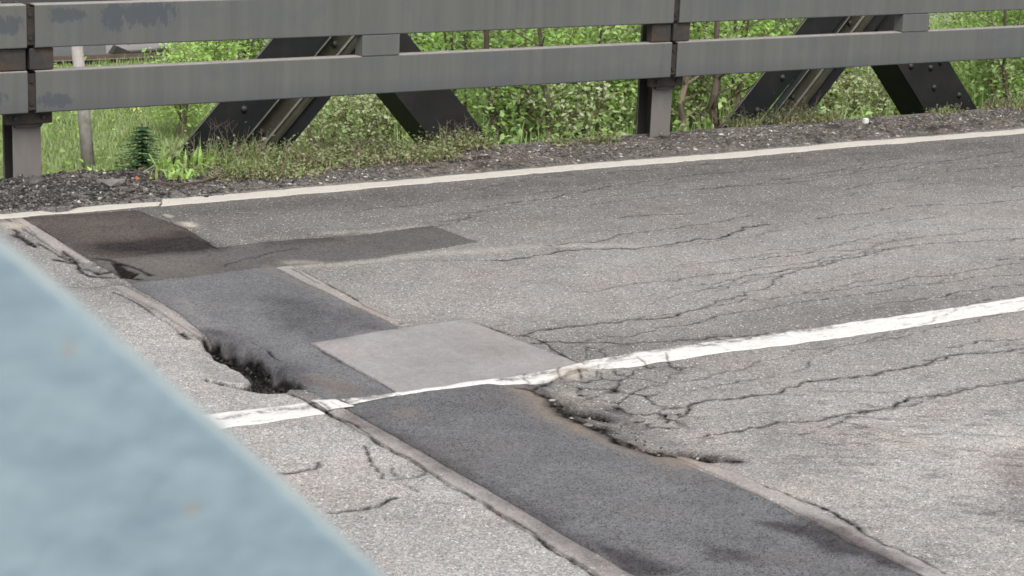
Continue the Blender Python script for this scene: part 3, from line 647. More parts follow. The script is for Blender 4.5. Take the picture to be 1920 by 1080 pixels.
n = 4200; x = rng.normal(3.35, .62, n); y = rng.normal(9.85, .17, n); k = (x > 2.4) & (y > YV-.08) & (y < 10.17) & (x < 4.9); x, y = x[k], y[k]
stones('tarmac_rubble', x, y, Hverge(x, y)+.003, np.clip(rng.lognormal(-4.75, .42, len(x)), .004, .032), mat_gravdark, seed=2, label='heap of dark crumbled tarmac around the foot of the left post', cat='rubble')
# crumbs in the holes and on the broken edge
def in_poly(poly, n, seed):
    P = np.array([G(*p) for p in poly]); r = np.random.default_rng(seed); x = r.uniform(P[:,0].min(), P[:,0].max(), n); y = r.uniform(P[:,1].min(), P[:,1].max(), n)
    k = inside(x, y, P); return x[k], y[k]
x, y = in_poly(PH1, 1500, 3)
stones('rubble', x, y, Hroad(x, y)+.001, np.clip(rng.lognormal(-5.1, .5, len(x)), .003, .018), mat_holegrit, seed=3, parent=road, label='broken tarmac crumbs in the pothole')
x, y = in_poly([(990,728),(1060,748),(1150,772),(1230,820),(1380,858),(1300,866),(1200,845),(1090,795),(1020,755)], 170, 4)
stones('rubble', x, y, Hroad(x, y)+.003, np.clip(rng.lognormal(-5.15, .45, len(x)), .003, .018), mat_gravel, seed=4, parent=road, label='broken crumbs along the ragged crack')
# larger broken lumps
def lump(name, px, py, s, mat, label, cat, zf=Hroad, parent=None, flat=.45):
    g = G(px, py); import bmesh
    bm = bmesh.new(); bmesh.ops.create_icosphere(bm, subdivisions=1, radius=1.0)
    for v in bm.verts:
        f = 1+.8*(vnoise(np.array([v.co.x*2+px]), np.array([v.co.y*2+v.co.z*3+py]), 3)[0]-.5)*2; v.co = Vector((v.co.x*s*f, v.co.y*s*.8*f, v.co.z*s*flat*f))
    me = bpy.data.meshes.new(name); bm.to_mesh(me); bm.free(); me.materials.append(mat)
    o = new_obj(name, me, parent, label=label, cat=cat); o.location = (g[0], g[1], float(zf(np.array([g[0]]), np.array([g[1]]))[0])+s*flat*.5)
    return o
for (px_, py_, s_) in ((420,660,.016),(462,690,.02),(498,700,.022),(515,712,.018),(540,716,.02),(478,704,.024),(530,703,.014),(446,676,.016),(506,722,.018),(395,640,.014)):
    lump('broken_lump', px_, py_, s_, mat_holestone, None, None, parent=road)
lump('stone', 1036, 741, .016, mat_conc, 'small pale orange stone at the top of the broken crack', 'stone')
lump('stone', 1105, 784, .020, mat_stone, 'pale stone wedged in the middle of the broken crack', 'stone')
lump('asphalt_chunk', 1095, 728, .030, mat_stone, 'flat broken asphalt chunk just below the cracked white line', 'chunk', flat=.25)
lump('asphalt_chunk', 1262, 771, .030, mat_stone, 'small lifted asphalt chunk right of the broken crack', 'chunk', flat=.3)
lump('asphalt_chunk', 1200, 773, .026, mat_stone, 'small asphalt chunk between the crack and its right neighbour', 'chunk', flat=.3)
lump('asphalt_chunk', 208, 362, .075, mat_stone, 'brownish tarmac lump on the gravel heap by the left post', 'chunk', zf=Hverge, flat=.35)
lump('asphalt_chunk', 245, 368, .045, mat_darkstone, 'dark tarmac lump at the right end of the gravel heap', 'chunk', zf=Hverge, flat=.35)
lump('asphalt_chunk', 112, 396, .035, mat_darkstone, 'dark crumb of tarmac lying on the white edge line', 'chunk', zf=Hverge, flat=.35)
lump('asphalt_chunk', 65, 364, .045, mat_darkstone, 'dark tarmac lump against the foot of the left post', 'chunk', zf=Hverge)
new_obj('white_scrap', MB().box(-.018,.018,-.014,.014,0,.034).mesh('white_scrap', mat_white, bevel=.004), label='small white plastic scrap on the verge by the right braces', cat='litter').location = (*G(1622,237), .02)

# ------------------------------------------------------------------ deck edge
de = new_obj('deck_edge', None, label='rusty steel edge angle along the outer side of the deck', cat='deck edge'); de.location = (3.5, 10.2, 0)
new_obj('edge_angle', MB().box(-43, 66, -.012, .0, -.45, .022).mesh('edge_angle', mat_steeledge), de)
new_obj('edge_flange', MB().box(-43, 66, .002, .035, -.45, -.02).mesh('edge_flange', mat_steeledge), de)

# ------------------------------------------------------------------ guard rail
YR = 10.0; TH = .075
gaps = [-.555, 3.535, 7.63, 11.725, 15.82]
PLV = [(.408,.624), (.742,.962)]
gr = new_obj('guardrail', None, label='grey steel guard rail with two beams along the far side of the bridge', cat='guard rail'); gr.location = (gaps[1], YR, 0)
gx, gy = gaps[1], YR
cache = {}
for a, b in zip(gaps[:-1], gaps[1:]):
    for (z0, z1) in PLV:
        L = round(b-a-.044, 3); key = (L, z0)
        if key not in cache:
            mb = MB(); t = .007; yb = TH
            # hollow box beam: front web, top and bottom flanges with rounded front corners
            pr = [(0,z0+.006),(.002,z0+.002),(.006,z0),(yb,z0),(yb,z0+t),(t,z0+t),(t,z1-t),(yb,z1-t),(yb,z1),(.006,z1),(.002,z1-.002),(0,z1-.006)]
            n_ = len(pr); vv = [(0,p[0],p[1]) for p in pr]+[(L,p[0],p[1]) for p in pr]
            ff = [(i, (i+1) % n_, (i+1) % n_+n_, i+n_) for i in range(n_)]
            for o_ in (0, n_): ff += [tuple(o_+i for i in (0,1,2,3,4,5)), tuple(o_+i for i in (0,5,6,11)), tuple(o_+i for i in (6,7,8,9,10,11))]
            mb.add(vv, ff); me = mb.mesh('rail', mat_rail)
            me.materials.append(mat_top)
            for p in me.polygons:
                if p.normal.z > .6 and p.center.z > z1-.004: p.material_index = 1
            cache[key] = me
        # rails keep world-position texture: object origin at world origin offset in x only
        o = new_obj('rail', cache[key], gr); o.location = (a+.022-gx, 0, 0)
bm_splice = {}
for g in gaps:
    for (z0, z1) in PLV:
        mb = MB().box(-.11, .11, .012, .030, z0+.015, z1-.015)
        new_obj('splice_plate', mb.mesh('splice_plate', mat_splice), gr).location = (g-gx, 0, 0)
        for zz in (z0+.05, z1-.05):
            new_obj('bolt', MB().tube([(0,.0095,zz),(0,.003,zz)], .011, 6).mesh('bolt', mat_splice), gr).location = (g-gx, 0, 0)
# posts: H section with front flange, web and rear flange
for g in gaps:
    px_ = g+.0
    if abs(g-3.535) < .01: x0 = 3.468
    elif abs(g-7.63) < .01: x0 = 7.566
    else: x0 = g-.066
    w = .152; yf = .115; dp = .16
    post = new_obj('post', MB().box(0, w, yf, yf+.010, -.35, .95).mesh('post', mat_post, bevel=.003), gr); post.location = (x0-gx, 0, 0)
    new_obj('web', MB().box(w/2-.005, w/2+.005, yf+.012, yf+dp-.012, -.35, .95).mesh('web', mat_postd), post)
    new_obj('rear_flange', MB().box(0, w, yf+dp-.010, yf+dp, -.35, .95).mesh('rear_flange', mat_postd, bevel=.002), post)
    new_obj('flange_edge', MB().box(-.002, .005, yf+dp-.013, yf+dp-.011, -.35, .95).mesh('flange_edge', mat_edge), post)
    # spacer brackets between post and rails
    for k_, (z0, z1) in enumerate(PLV):
        zb = z0-.055; zt = z0-.006
        br = new_obj('bracket', MB().box(-.05, w+.05, TH+.003, TH+.037, z0-.07, z1+.0).mesh('bracket', mat_bracket, bevel=.004), gr); br.location = (x0-gx, 0, 0)
        for sx in (.0, w):
            new_obj('bolt', MB().tube([(sx, TH+.003, z0-.035), (sx, TH-.012, z0-.035)], .013, 6).mesh('bolt', mat_bracket), br)
    new_obj('gusset', MB().prism([(0.01, TH+.01, .26), (w-.01, TH+.01, .26), (w+.05, TH+.01, .338), (-.05, TH+.01, .338)][::-1], (0, .028, 0)).mesh('gusset', mat_bracket), gr).location = (x0-gx, 0, .06)
    for (xa_, xb_) in ((-.165, -.022), (-.002, .125)):
        new_obj('bracket', MB().box(xa_, xb_, .02, TH+.0, .628, .738).mesh('bracket', mat_bracket, bevel=.004), gr).location = (g-gx, 0, 0)
# mid-span stiffeners
for i, (a, b) in enumerate(zip(gaps[:-1], gaps[1:])):
    c = 5.562 if i == 1 else (9.63 if i == 2 else (a+b)/2)
    new_obj('stiffener', MB().box(-.12, .12, -.004, .08, .6255, .7405).mesh('stiffener', mat_rail, bevel=.003), gr).location = (c-gx, 0, 0)
    # new_obj('stiffener_plate', MB().box(-.12, .12, -.004, -.001, .50, .624).mesh('stiffener_plate', mat_rail), gr).location = (c-gx, 0, 0)

# ------------------------------------------------------------------ truss outside the deck
YT = 10.9
tr = new_obj('bridge_truss', None, label='dark riveted bridge truss standing just outside the deck edge', cat='truss'); tr.location = (5.0, YT, -1.0)
def add_tr(name, me, parent=tr, off=(0,0,0)):
    o = new_obj(name, me, parent)
    o.location = (off[0]-(tr.location.x if parent is tr else 0), off[1]-(tr.location.y if parent is tr else 0), off[2]-(tr.location.z if parent is tr else 0)); return o
bolt_me = None
def bolt_mesh():
    mb = MB(); n_ = 10
    for k_ in range(3): pass
    vs_ = []; fs = []
    rings = [(.021, 0), (.021, -.006), (.015, -.014), (.006, -.018)]
    for r_, y_ in rings: vs_ += [(r_*math.cos(i*2*math.pi/n_), y_, r_*math.sin(i*2*math.pi/n_)) for i in range(n_)]
    for k_ in range(3):
        for i in range(n_): fs.append((k_*n_+i, k_*n_+(i+1) % n_, (k_+1)*n_+(i+1) % n_, (k_+1)*n_+i))
    fs.append(tuple(range(3*n_, 4*n_))); mb.add(vs_, fs); return mb.mesh('bolt', mat_bolt, smooth=True)
bolt_me = bolt_mesh()
ZL, ZH = -.75, .80
def plate(parent, name, x0, x1, y0, y1, slope, mat, z0=ZL, z1=ZH, x0b=None, x1b=None):
    """plate whose horizontal extent is x0..x1 at z=0.25 and that leans with dx/dz = slope"""
    f = lambda x, z: x+(z-.25)*slope
    x0b = x0 if x0b is None else x0b; x1b = x1 if x1b is None else x1b
    ring = [(f(x0b, z0), y0, z0), (f(x1b, z0), y0, z0), (f(x1, z1), y0, z1), (f(x0, z1), y0, z1)]
    o = new_obj(name, MB().prism(ring, (0, y1-y0, 0)).mesh(name, mat), parent); return o
def rising_brace(xl, slope, gap=0.0):
    """the member that leans to the right: flat bolted plate, then a mossy channel, then a dark backing plate"""
    d = new_obj('diagonal', None, tr); d.location = (xl-tr.location.x, 0, 1.0)
    plate(d, 'side_plate', 0, .365, .012, .030, slope, mat_truss, x1b=.365-gap)
    plate(d, 'plate_edge', -.007, -.001, .008, .012, slope, mat_edge)  # thin pale strip: sky light caught by the rim, put into colour
    plate(d, 'flange', .368, .382, -.01, .06, slope, mat_truss)
    plate(d, 'flange_edge', .367, .375, -.014, -.011, slope, mat_edge)
    plate(d, 'channel_rib', .40, .41, .030, .044, slope, mat_edge)
    plate(d, 'channel_rib', .55, .56, .028, .044, slope, mat_edge)
    plate(d, 'channel_web', .384, .575, .045, .06, slope, mat_moss)
    plate(d, 'flange', .577, .592, -.012, .06, slope, mat_moss)
    plate(d, 'flange_lip', .594, .606, -.012, -.002, slope, mat_moss)
    plate(d, 'backing_plate', .594, .742, .012, .03, slope, mat_truss)
    for z in (-.02, .20, .42, .64):
        b = new_obj('bolt', bolt_me, d); b.location = (.20+(z-.25)*slope, .012, z)
    for z in (.05, .30, .56):
        b = new_obj('bolt', bolt_me, d); b.location = (.475+(z-.25)*slope, .045, z)
def falling_brace(xl, slope, bolts, w=.46):
    d = new_obj('diagonal', None, tr); d.location = (xl-tr.location.x, .065, 1.0)
    plate(d, 'face_plate', 0, w, .0, .018, -slope, mat_truss2)
    plate(d, 'soffit_plate', .0, .016, .020, .34, -slope, mat_truss)
    plate(d, 'upper_plate', w-.02, w-.004, .020, .34, -slope, mat_truss)
    plate(d, 'rear_plate', .02, w-.022, .33, .345, -slope, mat_truss)
    if bolts:
        for (u, z) in ((.12,.22),(.30,.20),(.43,.24),(.22,.05),(.42,-.02),(.33,-.10)):
            b = new_obj('bolt', bolt_me, d); b.location = (u-(z-.25)*slope, 0, z)
SL = .94
for k_ in range(-1, 4):
    xb = 5.0+k_*4.13
    rising_brace(xb, SL, .12 if k_ == 1 else 0.0)
    falling_brace(xb+(1.19 if k_ < 1 else 1.27), .90, k_ >= 1, .41 if k_ < 1 else .52)
ch = new_obj('chord', MB().box(-9, 22, .085, .40, .70, .835, bev=.004).mesh('chord', mat_truss2), tr); ch.location = (0, 0, 1.0)
ch = new_obj('chord', MB().box(-9, 22, -.02, .33, -1.0, -.70, bev=.004).mesh('chord', mat_truss), tr); ch.location = (0, 0, 1.0)

# ------------------------------------------------------------------ pale blue beam in front of the lens
def blue_mat():
    s = N('pale_blue_paint')
    v = s.mapv((10, 10, 26), rot=(0, .45, 0))
    c = s.mix(s.ramp(s.noise(3, 5, .6, vec=v), .3, .7), (.185,.25,.315), (.275,.35,.41))
    c = s.mix(s.ramp(s.noise(9, 4, .6), .45, .7, 0, .35), c, (.30,.385,.43))
    x = s.sepxyz()
    for (cx, cz, r_) in RUST:
        d = s.math('SQRT', s.math('ADD', s.math('POWER', s.math('SUBTRACT', x[0], cx), 2), s.math('POWER', s.math('SUBTRACT', x[2], cz), 2)))
        c = s.mix(s.ramp(d, r_*.5, r_*1.4, .6, 0), c, (.33,.25,.18))
    s.bump(s.noise(70, 4, .6), .0018, .7)
    return s.done(c, .5, .35)
YB = .75
edge = [(-420,165),(-200,300),(0,440),(75,500),(150,560),(235,638),(400,780),(560,920),(730,1080),(900,1245),(1060,1410)]
E3 = [PY(px, py, YB) for px, py in edge]
o0 = E3[4].copy()
RUST = [(PY(127,655,YB).x-o0.x, PY(127,655,YB).z-o0.z, .0026), (PY(360,955,YB).x-o0.x, PY(360,955,YB).z-o0.z, .003), (PY(232,640,YB).x-o0.x, PY(232,640,YB).z-o0.z, .0022)]
mat_blue = blue_mat(); mat_rimlight = simple('beam_rim_highlight', (.34,.38,.37), (.27,.33,.36), 25)  # second material: pale highlight painted along the beam's rounded rim
def blue_beam():
    # extend the outline straight up-left and down-right into a long leaning member
    d0 = (E3[0]-E3[1]).normalized(); d1 = (E3[-1]-E3[-2]).normalized()
    pts = [E3[0]+d0*1.1, E3[0]+d0*.4]+E3+[E3[-1]+d1*.5, E3[-1]+d1*2.6]
    V = []; rings = []
    for i, p in enumerate(pts):
        t = (pts[min(i+1, len(pts)-1)]-pts[max(i-1, 0)]).normalized(); nrm = Vector((t.z, 0, -t.x))
        if nrm.z > 0: nrm = -nrm        # points to the lower-left side of the edge
        w = .20; r = .007
        prof = [(r*(1-math.cos(a)), r*(1-math.sin(a))) for a in (0, math.radians(30), math.radians(60), math.radians(90))]
        prof = [(r-r*math.sin(a), r-r*math.cos(a)) for a in (0, .4, .8, 1.2, 1.57)]      # (inward, depth) front corner, rounded
        ring = [(w, 0)]+[(a_, b_) for a_, b_ in prof]+[(0, .09), (.012, .09), (.012, .02), (w-.012, .02), (w-.012, .09), (w, .09)]
        rings.append([(p+nrm*a_+Vector((0, b_, 0))-o0) for a_, b_ in ring])
    n_ = len(rings[0]); vs_ = [q for r_ in rings for q in r_]; fs = []
    for i in range(len(rings)-1):
        for k_ in range(n_): fs.append((i*n_+k_, i*n_+(k_+1) % n_, (i+1)*n_+(k_+1) % n_, (i+1)*n_+k_))
    me = MB().add(vs_, fs).mesh('steel_beam', mat_blue, smooth=False); me.materials.append(mat_rimlight)
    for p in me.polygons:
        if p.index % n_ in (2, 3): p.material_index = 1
    return me
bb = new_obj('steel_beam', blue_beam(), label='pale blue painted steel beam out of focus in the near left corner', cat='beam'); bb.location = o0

# ------------------------------------------------------------------ land beyond the bridge
def T(x, y):
    x = np.asarray(x, float); y = np.asarray(y, float)
    z = -1.5+(fbm(x*.18, y*.18, 81)-.5)*.35
    z = z+np.clip(y-31, 0, 200)*.16+np.clip(y-60, 0, 300)*.10
    z = z+np.clip(11.6-y, 0, 9)*.0
    return z
def terrain():
    xs = np.concatenate([np.linspace(-320, -5, 22), np.arange(-3, 45, .5), np.linspace(50, 420, 24)]); ys = np.concatenate([[-60, -10, 5], np.arange(9, 46, .5), np.linspace(50, 420, 26)])
    X, Y = np.meshgrid(xs, ys); V = np.column_stack([X.ravel(), Y.ravel(), T(X.ravel(), Y.ravel())]); n = len(xs)
    J, I = np.meshgrid(np.arange(len(ys)-1), np.arange(n-1), indexing='ij'); J, I = J.ravel(), I.ravel()
    s = N('meadow_soil')
    c = s.mix(s.ramp(s.noise(2.5, 5, .7), .3, .7), (.12,.16,.06), (.18,.22,.09)); c = s.mix(s.ramp(s.noise(.5, 4), .5, .7, 0, .6), c, (.10,.095,.055))
    s.bump(s.noise(12, 5, .7), .06, .8); m = s.done(c, .95, .1)
    return np_mesh('ground', V, quads=np.column_stack([J*n+I, J*n+I+1, (J+1)*n+I+1, (J+1)*n+I]), mat=m, smooth=True)
new_obj('ground', terrain(), kind='structure')

def gz(x, y): return float(T(np.array([x]), np.array([y]))[0])
def at_ground(px, py):
    z = -1.5
    for _ in range(8):
        p = G(px, py, z); z = gz(p[0], p[1])
    return p[0], p[1], z
# a grey gravel track far behind
def strip_mesh(name, pts, w, mat, lift=.03):
    vs_ = []; fs = []
    for i, (x_, y_) in enumerate(pts):
        a = np.array(pts[max(i-1, 0)]); b = np.array(pts[min(i+1, len(pts)-1)]); d = (b-a)/np.hypot(*(b-a)); n_ = np.array([-d[1], d[0]])
        for s_ in (-1, 0, 1): q = np.array([x_, y_])+n_*w/2*s_; vs_.append((q[0], q[1], gz(*q)+lift))
    for i in range(len(pts)-1):
        for k_ in (0, 1): fs.append((i*3+k_, i*3+k_+1, (i+1)*3+k_+1, (i+1)*3+k_))
    return MB().add(vs_, fs).mesh(name, mat)
mat_track = simple('track_gravel', (.17,.16,.16), (.22,.21,.205), 3, rough=.95)
new_obj('gravel_track', strip_mesh('gravel_track', [(x_, 24.95) for x_ in np.arange(-10, 60, 1.0)], 2.3, mat_track, .06), kind='structure')

# leaves ---------------------------------------------------------------
def leaves(centers, size, r, up=.5, aspect=.55):
    """one bent rhombus (2 tris) per leaf"""
    n_ = len(centers); a = r.uniform(0, 2*np.pi, n_); el = r.normal(.1, .5, n_)
    d = np.stack([np.cos(a)*np.cos(el), np.sin(a)*np.cos(el), np.sin(el)], 1)
    nrm = r.normal(0, 1, (n_,3)); nrm[:,2] += up*2.2; nrm -= d*(nrm*d).sum(1)[:,None]; nrm /= np.linalg.norm(nrm, axis=1)[:,None]+1e-9
    s = np.cross(d, nrm); L = (size*r.uniform(.6, 1.3, n_))[:,None]; w = L*aspect
    p0 = centers; p2 = centers+d*L; m = centers+d*L*.45
    V = np.stack([p0, m+s*w/2+nrm*L*.08, p2-nrm*L*.1, m-s*w/2+nrm*L*.08], 1).reshape(-1,3)
    T_ = np.array([(0,1,2),(0,2,3)]); return V, (T_[None]+np.arange(n_)[:,None,None]*4).reshape(-1,3)
def blades(bx, by, bz, h, r, lean=.35, w=.008):
    n_ = len(bx); a = r.uniform(0, 6.28, n_); l = np.abs(r.normal(0, lean, n_))
    c, s = np.cos(a), np.sin(a); pa = a+r.uniform(.8, 2.3, n_); wx, wy = np.cos(pa)*w*.5, np.sin(pa)*w*.5
    b = np.stack([bx, by, bz], 1); W_ = np.stack([wx, wy, wx*0], 1)
    mid = b+np.stack([c*l*h*.35, s*l*h*.35, h*.6], 1); tip = b+np.stack([c*l*h*1.0, s*l*h*1.0, h*np.clip(1-l*.35, .4, 1)], 1)
    V = np.stack([b-W_, b+W_, mid+W_*.8, mid-W_*.8, tip], 1).reshape(-1,3)
    q = np.array([(0,1,2,3)]); t = np.array([(3,2,4)]); o = np.arange(n_)[:,None,None]*5
    return V, (q[None]+o).reshape(-1,4), (t[None]+o).reshape(-1,3)

def grass_field(name, n_, xr, yr, hmean, seed, mat, cond=None, w=.012, label=None, lean=.45):
    r = np.random.default_rng(seed); x_ = r.uniform(*xr, n_); y_ = r.uniform(*yr, n_)
    # keep to what the camera wedge can see, with margin
    ang = np.arctan2(x_, y_); k_ = (ang > .24) & (ang < .93)
    k_ &= (y_ < 23.5) | (y_ > 26.2)
    if cond is not None: k_ &= cond(x_, y_)
    x_, y_ = x_[k_], y_[k_]; h_ = hmean*r.uniform(.5, 1.4, len(x_))*(.6+.8*fbm(x_*.9, y_*.9, seed))
    V, q, t = blades(x_, y_, T(x_, y_)-.02, h_, r, lean, w)
    return new_obj(name, np_mesh(name, V, quads=q, tris=t, mat=mat), kind='stuff', label=label, cat='grass')
def left_part(x_, y_): return x_ < y_*.53+.6
grass_field('meadow_grass', 210000, (4, 14), (14, 30), .15, 101, mat_grass, left_part, .010, 'bright green meadow grass behind the left of the bridge', lean=.9)
grass_field('undergrowth_grass', 60000, (6, 34), (12, 34), .42, 102, mat_leafB, lambda a, b: ~left_part(a, b), .014, 'tangled green grass under the shrubs')
grass_field('dry_stalks', 7000, (5, 34), (12, 30), .5, 103, mat_dry, lambda a, b: ~left_part(a, b), .008, 'thin brown dry stalks among the undergrowth', lean=.25)
def cover(name, n_, seed, mat, size, hgt, cond, label, xr=(5, 36), yr=(12, 36)):
    r = np.random.default_rng(seed); x_ = r.uniform(*xr, n_); y_ = r.uniform(*yr, n_); ang = np.arctan2(x_, y_); k_ = (ang > .24) & (ang < .93) & cond(x_, y_)
    x_, y_ = x_[k_], y_[k_]; z_ = T(x_, y_)+r.beta(1.2, 1.6, len(x_))*hgt*(.3+1.2*fbm(x_*.7, y_*.7, seed)); V, t = leaves(np.stack([x_, y_, z_], 1), size, r)
    return new_obj(name, np_mesh(name, V, tris=t, mat=mat), kind='stuff', label=label, cat='undergrowth')
cover('ground_cover', 42000, 111, mat_leafB, .085, .75, lambda a, b: ~left_part(a, b) & ((b < 23.4) | (b > 26.3)), 'low leafy undergrowth below the shrubs')
cover('ground_cover', 9000, 112, mat_leafA, .075, .35, lambda a, b: left_part(a, b) & (fbm(a*.5, b*.5, 5) > .5) & ((b < 23.4) | (b > 26.3)), 'patches of broad leaved weeds in the meadow', xr=(4, 18))
cover('ground_cover', 26000, 113, mat_leafC, .07, .6, lambda a, b: ~left_part(a, b) & (fbm(a*.6+9, b*.6, 5) > .52) & (b < 24), 'grey green undergrowth between the braces')

# shrubs ---------------------------------------------------------------
def shrub_proto(seed, H, R_, nstem, nleaf, leafmat, barkmat, lsize, spread=.35, low=.25, name='leafy_shrub'):
    r = np.random.default_rng(seed); rr = random.Random(seed)
    mb = MB(); tips = []; wts = []
    for i in range(nstem):
        a = rr.uniform(0, 6.28); lean = rr.uniform(.1, spread); h_ = H*rr.uniform(.6, 1.0); p = Vector((rr.uniform(-.12, .12)*R_, rr.uniform(-.12, .12)*R_, -.05)); pts = [p.copy()]
        for k_ in range(6):
            p = p+Vector((math.cos(a)*lean*h_/6+rr.uniform(-.03, .03), math.sin(a)*lean*h_/6+rr.uniform(-.03, .03), h_/6)); pts.append(p.copy())
        mb.tube(pts, [.018*H/1.6*(1-.12*k_) for k_ in range(7)], 5)
        for k_ in range(2, 7):
            for _ in range(2):
                b = rr.uniform(0, 6.28); L = rr.uniform(.12, .38)*R_; q = pts[k_]+Vector((math.cos(b)*L, math.sin(b)*L, rr.uniform(.0, .25)*L+.05))
                mb.tube([pts[k_], (pts[k_]+q)/2+Vector((0,0,.02)), q], [.007, .005, .003], 3, cap=False); tips.append(q); wts.append(1 if k_*H/6 > low*H else .3)
        tips.append(pts[-1]); wts.append(1)
    tp = np.array([tuple(t) for t in tips]); w_ = np.array(wts); w_ = w_/w_.sum()
    idx = r.choice(len(tp), nleaf, p=w_); c = tp[idx]+r.normal(0, 1, (nleaf,3))*np.array([.13, .13, .11])*R_
    V, t = leaves(c, lsize, r)
    return mb.mesh('stem', barkmat), np_mesh('foliage', V, tris=t, mat=leafmat)
protos = {}
for i in range(3):
    protos['bright', i] = shrub_proto(200+i, 1.7, 1.0, 9, 2100, mat_leafA, mat_barkpale, .075)
    protos['mid', i] = shrub_proto(220+i, 1.9, 1.1, 10, 2000, mat_leafB, mat_barkpale, .085)
    protos['pale', i] = shrub_proto(240+i, 1.1, .9, 11, 1500, mat_leafC, mat_barkpale, .06, spread=.6)
    protos['thin', i] = shrub_proto(260+i, 2.4, .8, 4, 700, mat_leafA, mat_bark, .075, spread=.12, low=.3)
def place_shrub(kind, i, px, py, label, scale=1.0, depth=None):
    """px, py: where the foot meets the ground"""
    x_, y_, z_ = at_ground(px, py)
    nm = {'bright': 'leafy_shrub', 'mid': 'leafy_shrub', 'pale': 'low_bush', 'thin': 'sapling'}[kind]
    t = new_obj(nm, None, label=label, cat={'low_bush': 'bush', 'sapling': 'sapling'}.get(nm, 'shrub'), group='shrubs and saplings beyond the bridge')
    t.location = (x_, y_, z_); t.rotation_euler = (0, 0, rnd.uniform(0, 6.28)); t.scale = (scale,)*3
    s_, f_ = protos[kind, i % 3]; new_obj('trunk' if kind == 'thin' else 'stem', s_, t); new_obj('foliage', f_, t)
# (kind, foot px, foot py, scale, where it shows)
SH = [
 ('bright', 345, 262, .62, 'bright leafy shrub right of the little spruce'), ('bright', 400, 205, .7, 'lime green shrub just left of the left rising brace'),
 ('bright', 425, 150, .8, 'lime shrub seen between the two rails left of the left brace'), ('bright', 470, 140, .7, 'lime shrub touching the left brace between the rails'),
 ('bright', 360, 140, .55, 'small lime shrub at the end of the distant grey beam'),
 ('pale', 600, 300, .8, 'pale bush low between the two left braces'), ('pale', 680, 290, .8, 'pale bush in the middle of the left brace gap'), ('bright', 640, 250, .6, 'fresh green shrub behind the pale bushes of the left gap'),
 ('mid', 700, 235, .7, 'darker shrub under the apex of the left braces'), ('pale', 745, 285, .7, 'pale bush against the foot of the left falling brace'),
 ('thin', 870, 270, .8, 'thin sapling right of the left falling brace'), ('bright', 800, 140, .8, 'lime shrub right of the left stiffener between the rails'), ('thin', 770, 150, .7, 'thin sapling just right of the left stiffener'),
 ('mid', 960, 260, .75, 'dense shrub right of the ivy covered trunk'), ('bright', 1000, 290, .85, 'fresh green shrub with large leaves in the widest gap'), ('pale', 1050, 300, 1.0, 'grey green bush low in the widest gap'),
 ('bright', 1090, 285, .8, 'fresh green shrub left of the middle post'), ('mid', 1130, 270, .8, 'darker shrub close to the middle post'), ('mid', 1165, 250, .9, 'shrub half hidden by the middle post'),
 ('thin', 1010, 200, .9, 'slim sapling reaching above the lower rail in the widest gap'), ('thin', 1075, 215, .9, 'slim sapling behind the grey green bush'), ('thin', 940, 200, .8, 'sapling above the brace foot'),
 ('mid', 1060, 160, 1.0, 'tall shrub showing between the rails in the widest gap'), ('mid', 1140, 150, 1.0, 'tall shrub showing between the rails left of the middle post'),
 ('bright', 1290, 200, .8, 'bright shrub right of the middle post'), ('mid', 1300, 260, .7, 'dark shrub low to the right of the middle post'), ('thin', 1310, 240, .95, 'sapling nearest the right side of the middle post'),
 ('thin', 1370, 235, .95, 'sapling just left of the right rising brace'), ('bright', 1390, 190, .7, 'bright shrub touching the right rising brace'), ('mid', 1330, 140, .95, 'tall shrub between the rails right of the middle post'), ('mid', 1430, 130, .95, 'tall shrub between the rails left of the right braces'),
 ('thin', 1280, 225, .9, 'sapling between middle post and right braces'), ('thin', 1345, 215, .8, 'second sapling between middle post and right braces'),
 ('pale', 1620, 255, .9, 'pale bush in the right brace gap'), ('pale', 1660, 235, .9, 'pale bush against the right falling brace'), ('pale', 1600, 225, .8, 'pale bush at the back of the right brace gap'),
 ('mid', 1860, 235, .8, 'dark leaved shrub right of the right falling brace'), ('bright', 1840, 200, .75, 'bright shrub behind the foot of the right falling brace'), ('bright', 1900, 220, .85, 'bright shrub at the right edge of the view'),
 ('mid', 1800, 140, .7, 'dark shrub between the rails right of the right stiffener'), ('bright', 1850, 110, .8, 'bright shrub between the rails at the right edge'), ('bright', 1915, 170, .8, 'second bright shrub at the right edge of the view'),
 ('mid', 1540, 230, .8, 'shrub seen through the slit of the right rising brace'), ('mid', 1470, 190, .8, 'shrub behind the right rising brace'),
 ('bright', 560, 150, .8, 'shrub behind the left rising brace'), ('mid', 880, 150, .75, 'brown tinged shrub between the rails left of the grey track'),
 ('bright', 1220, 230, .9, 'shrub directly behind the middle post'), ('mid', 1000, 120, .5, 'small shrub on the near side of the grey track'),
]
for i, (k_, px_, py_, s_, lab) in enumerate(SH): place_shrub(k_, i, px_, py_, lab, s_)
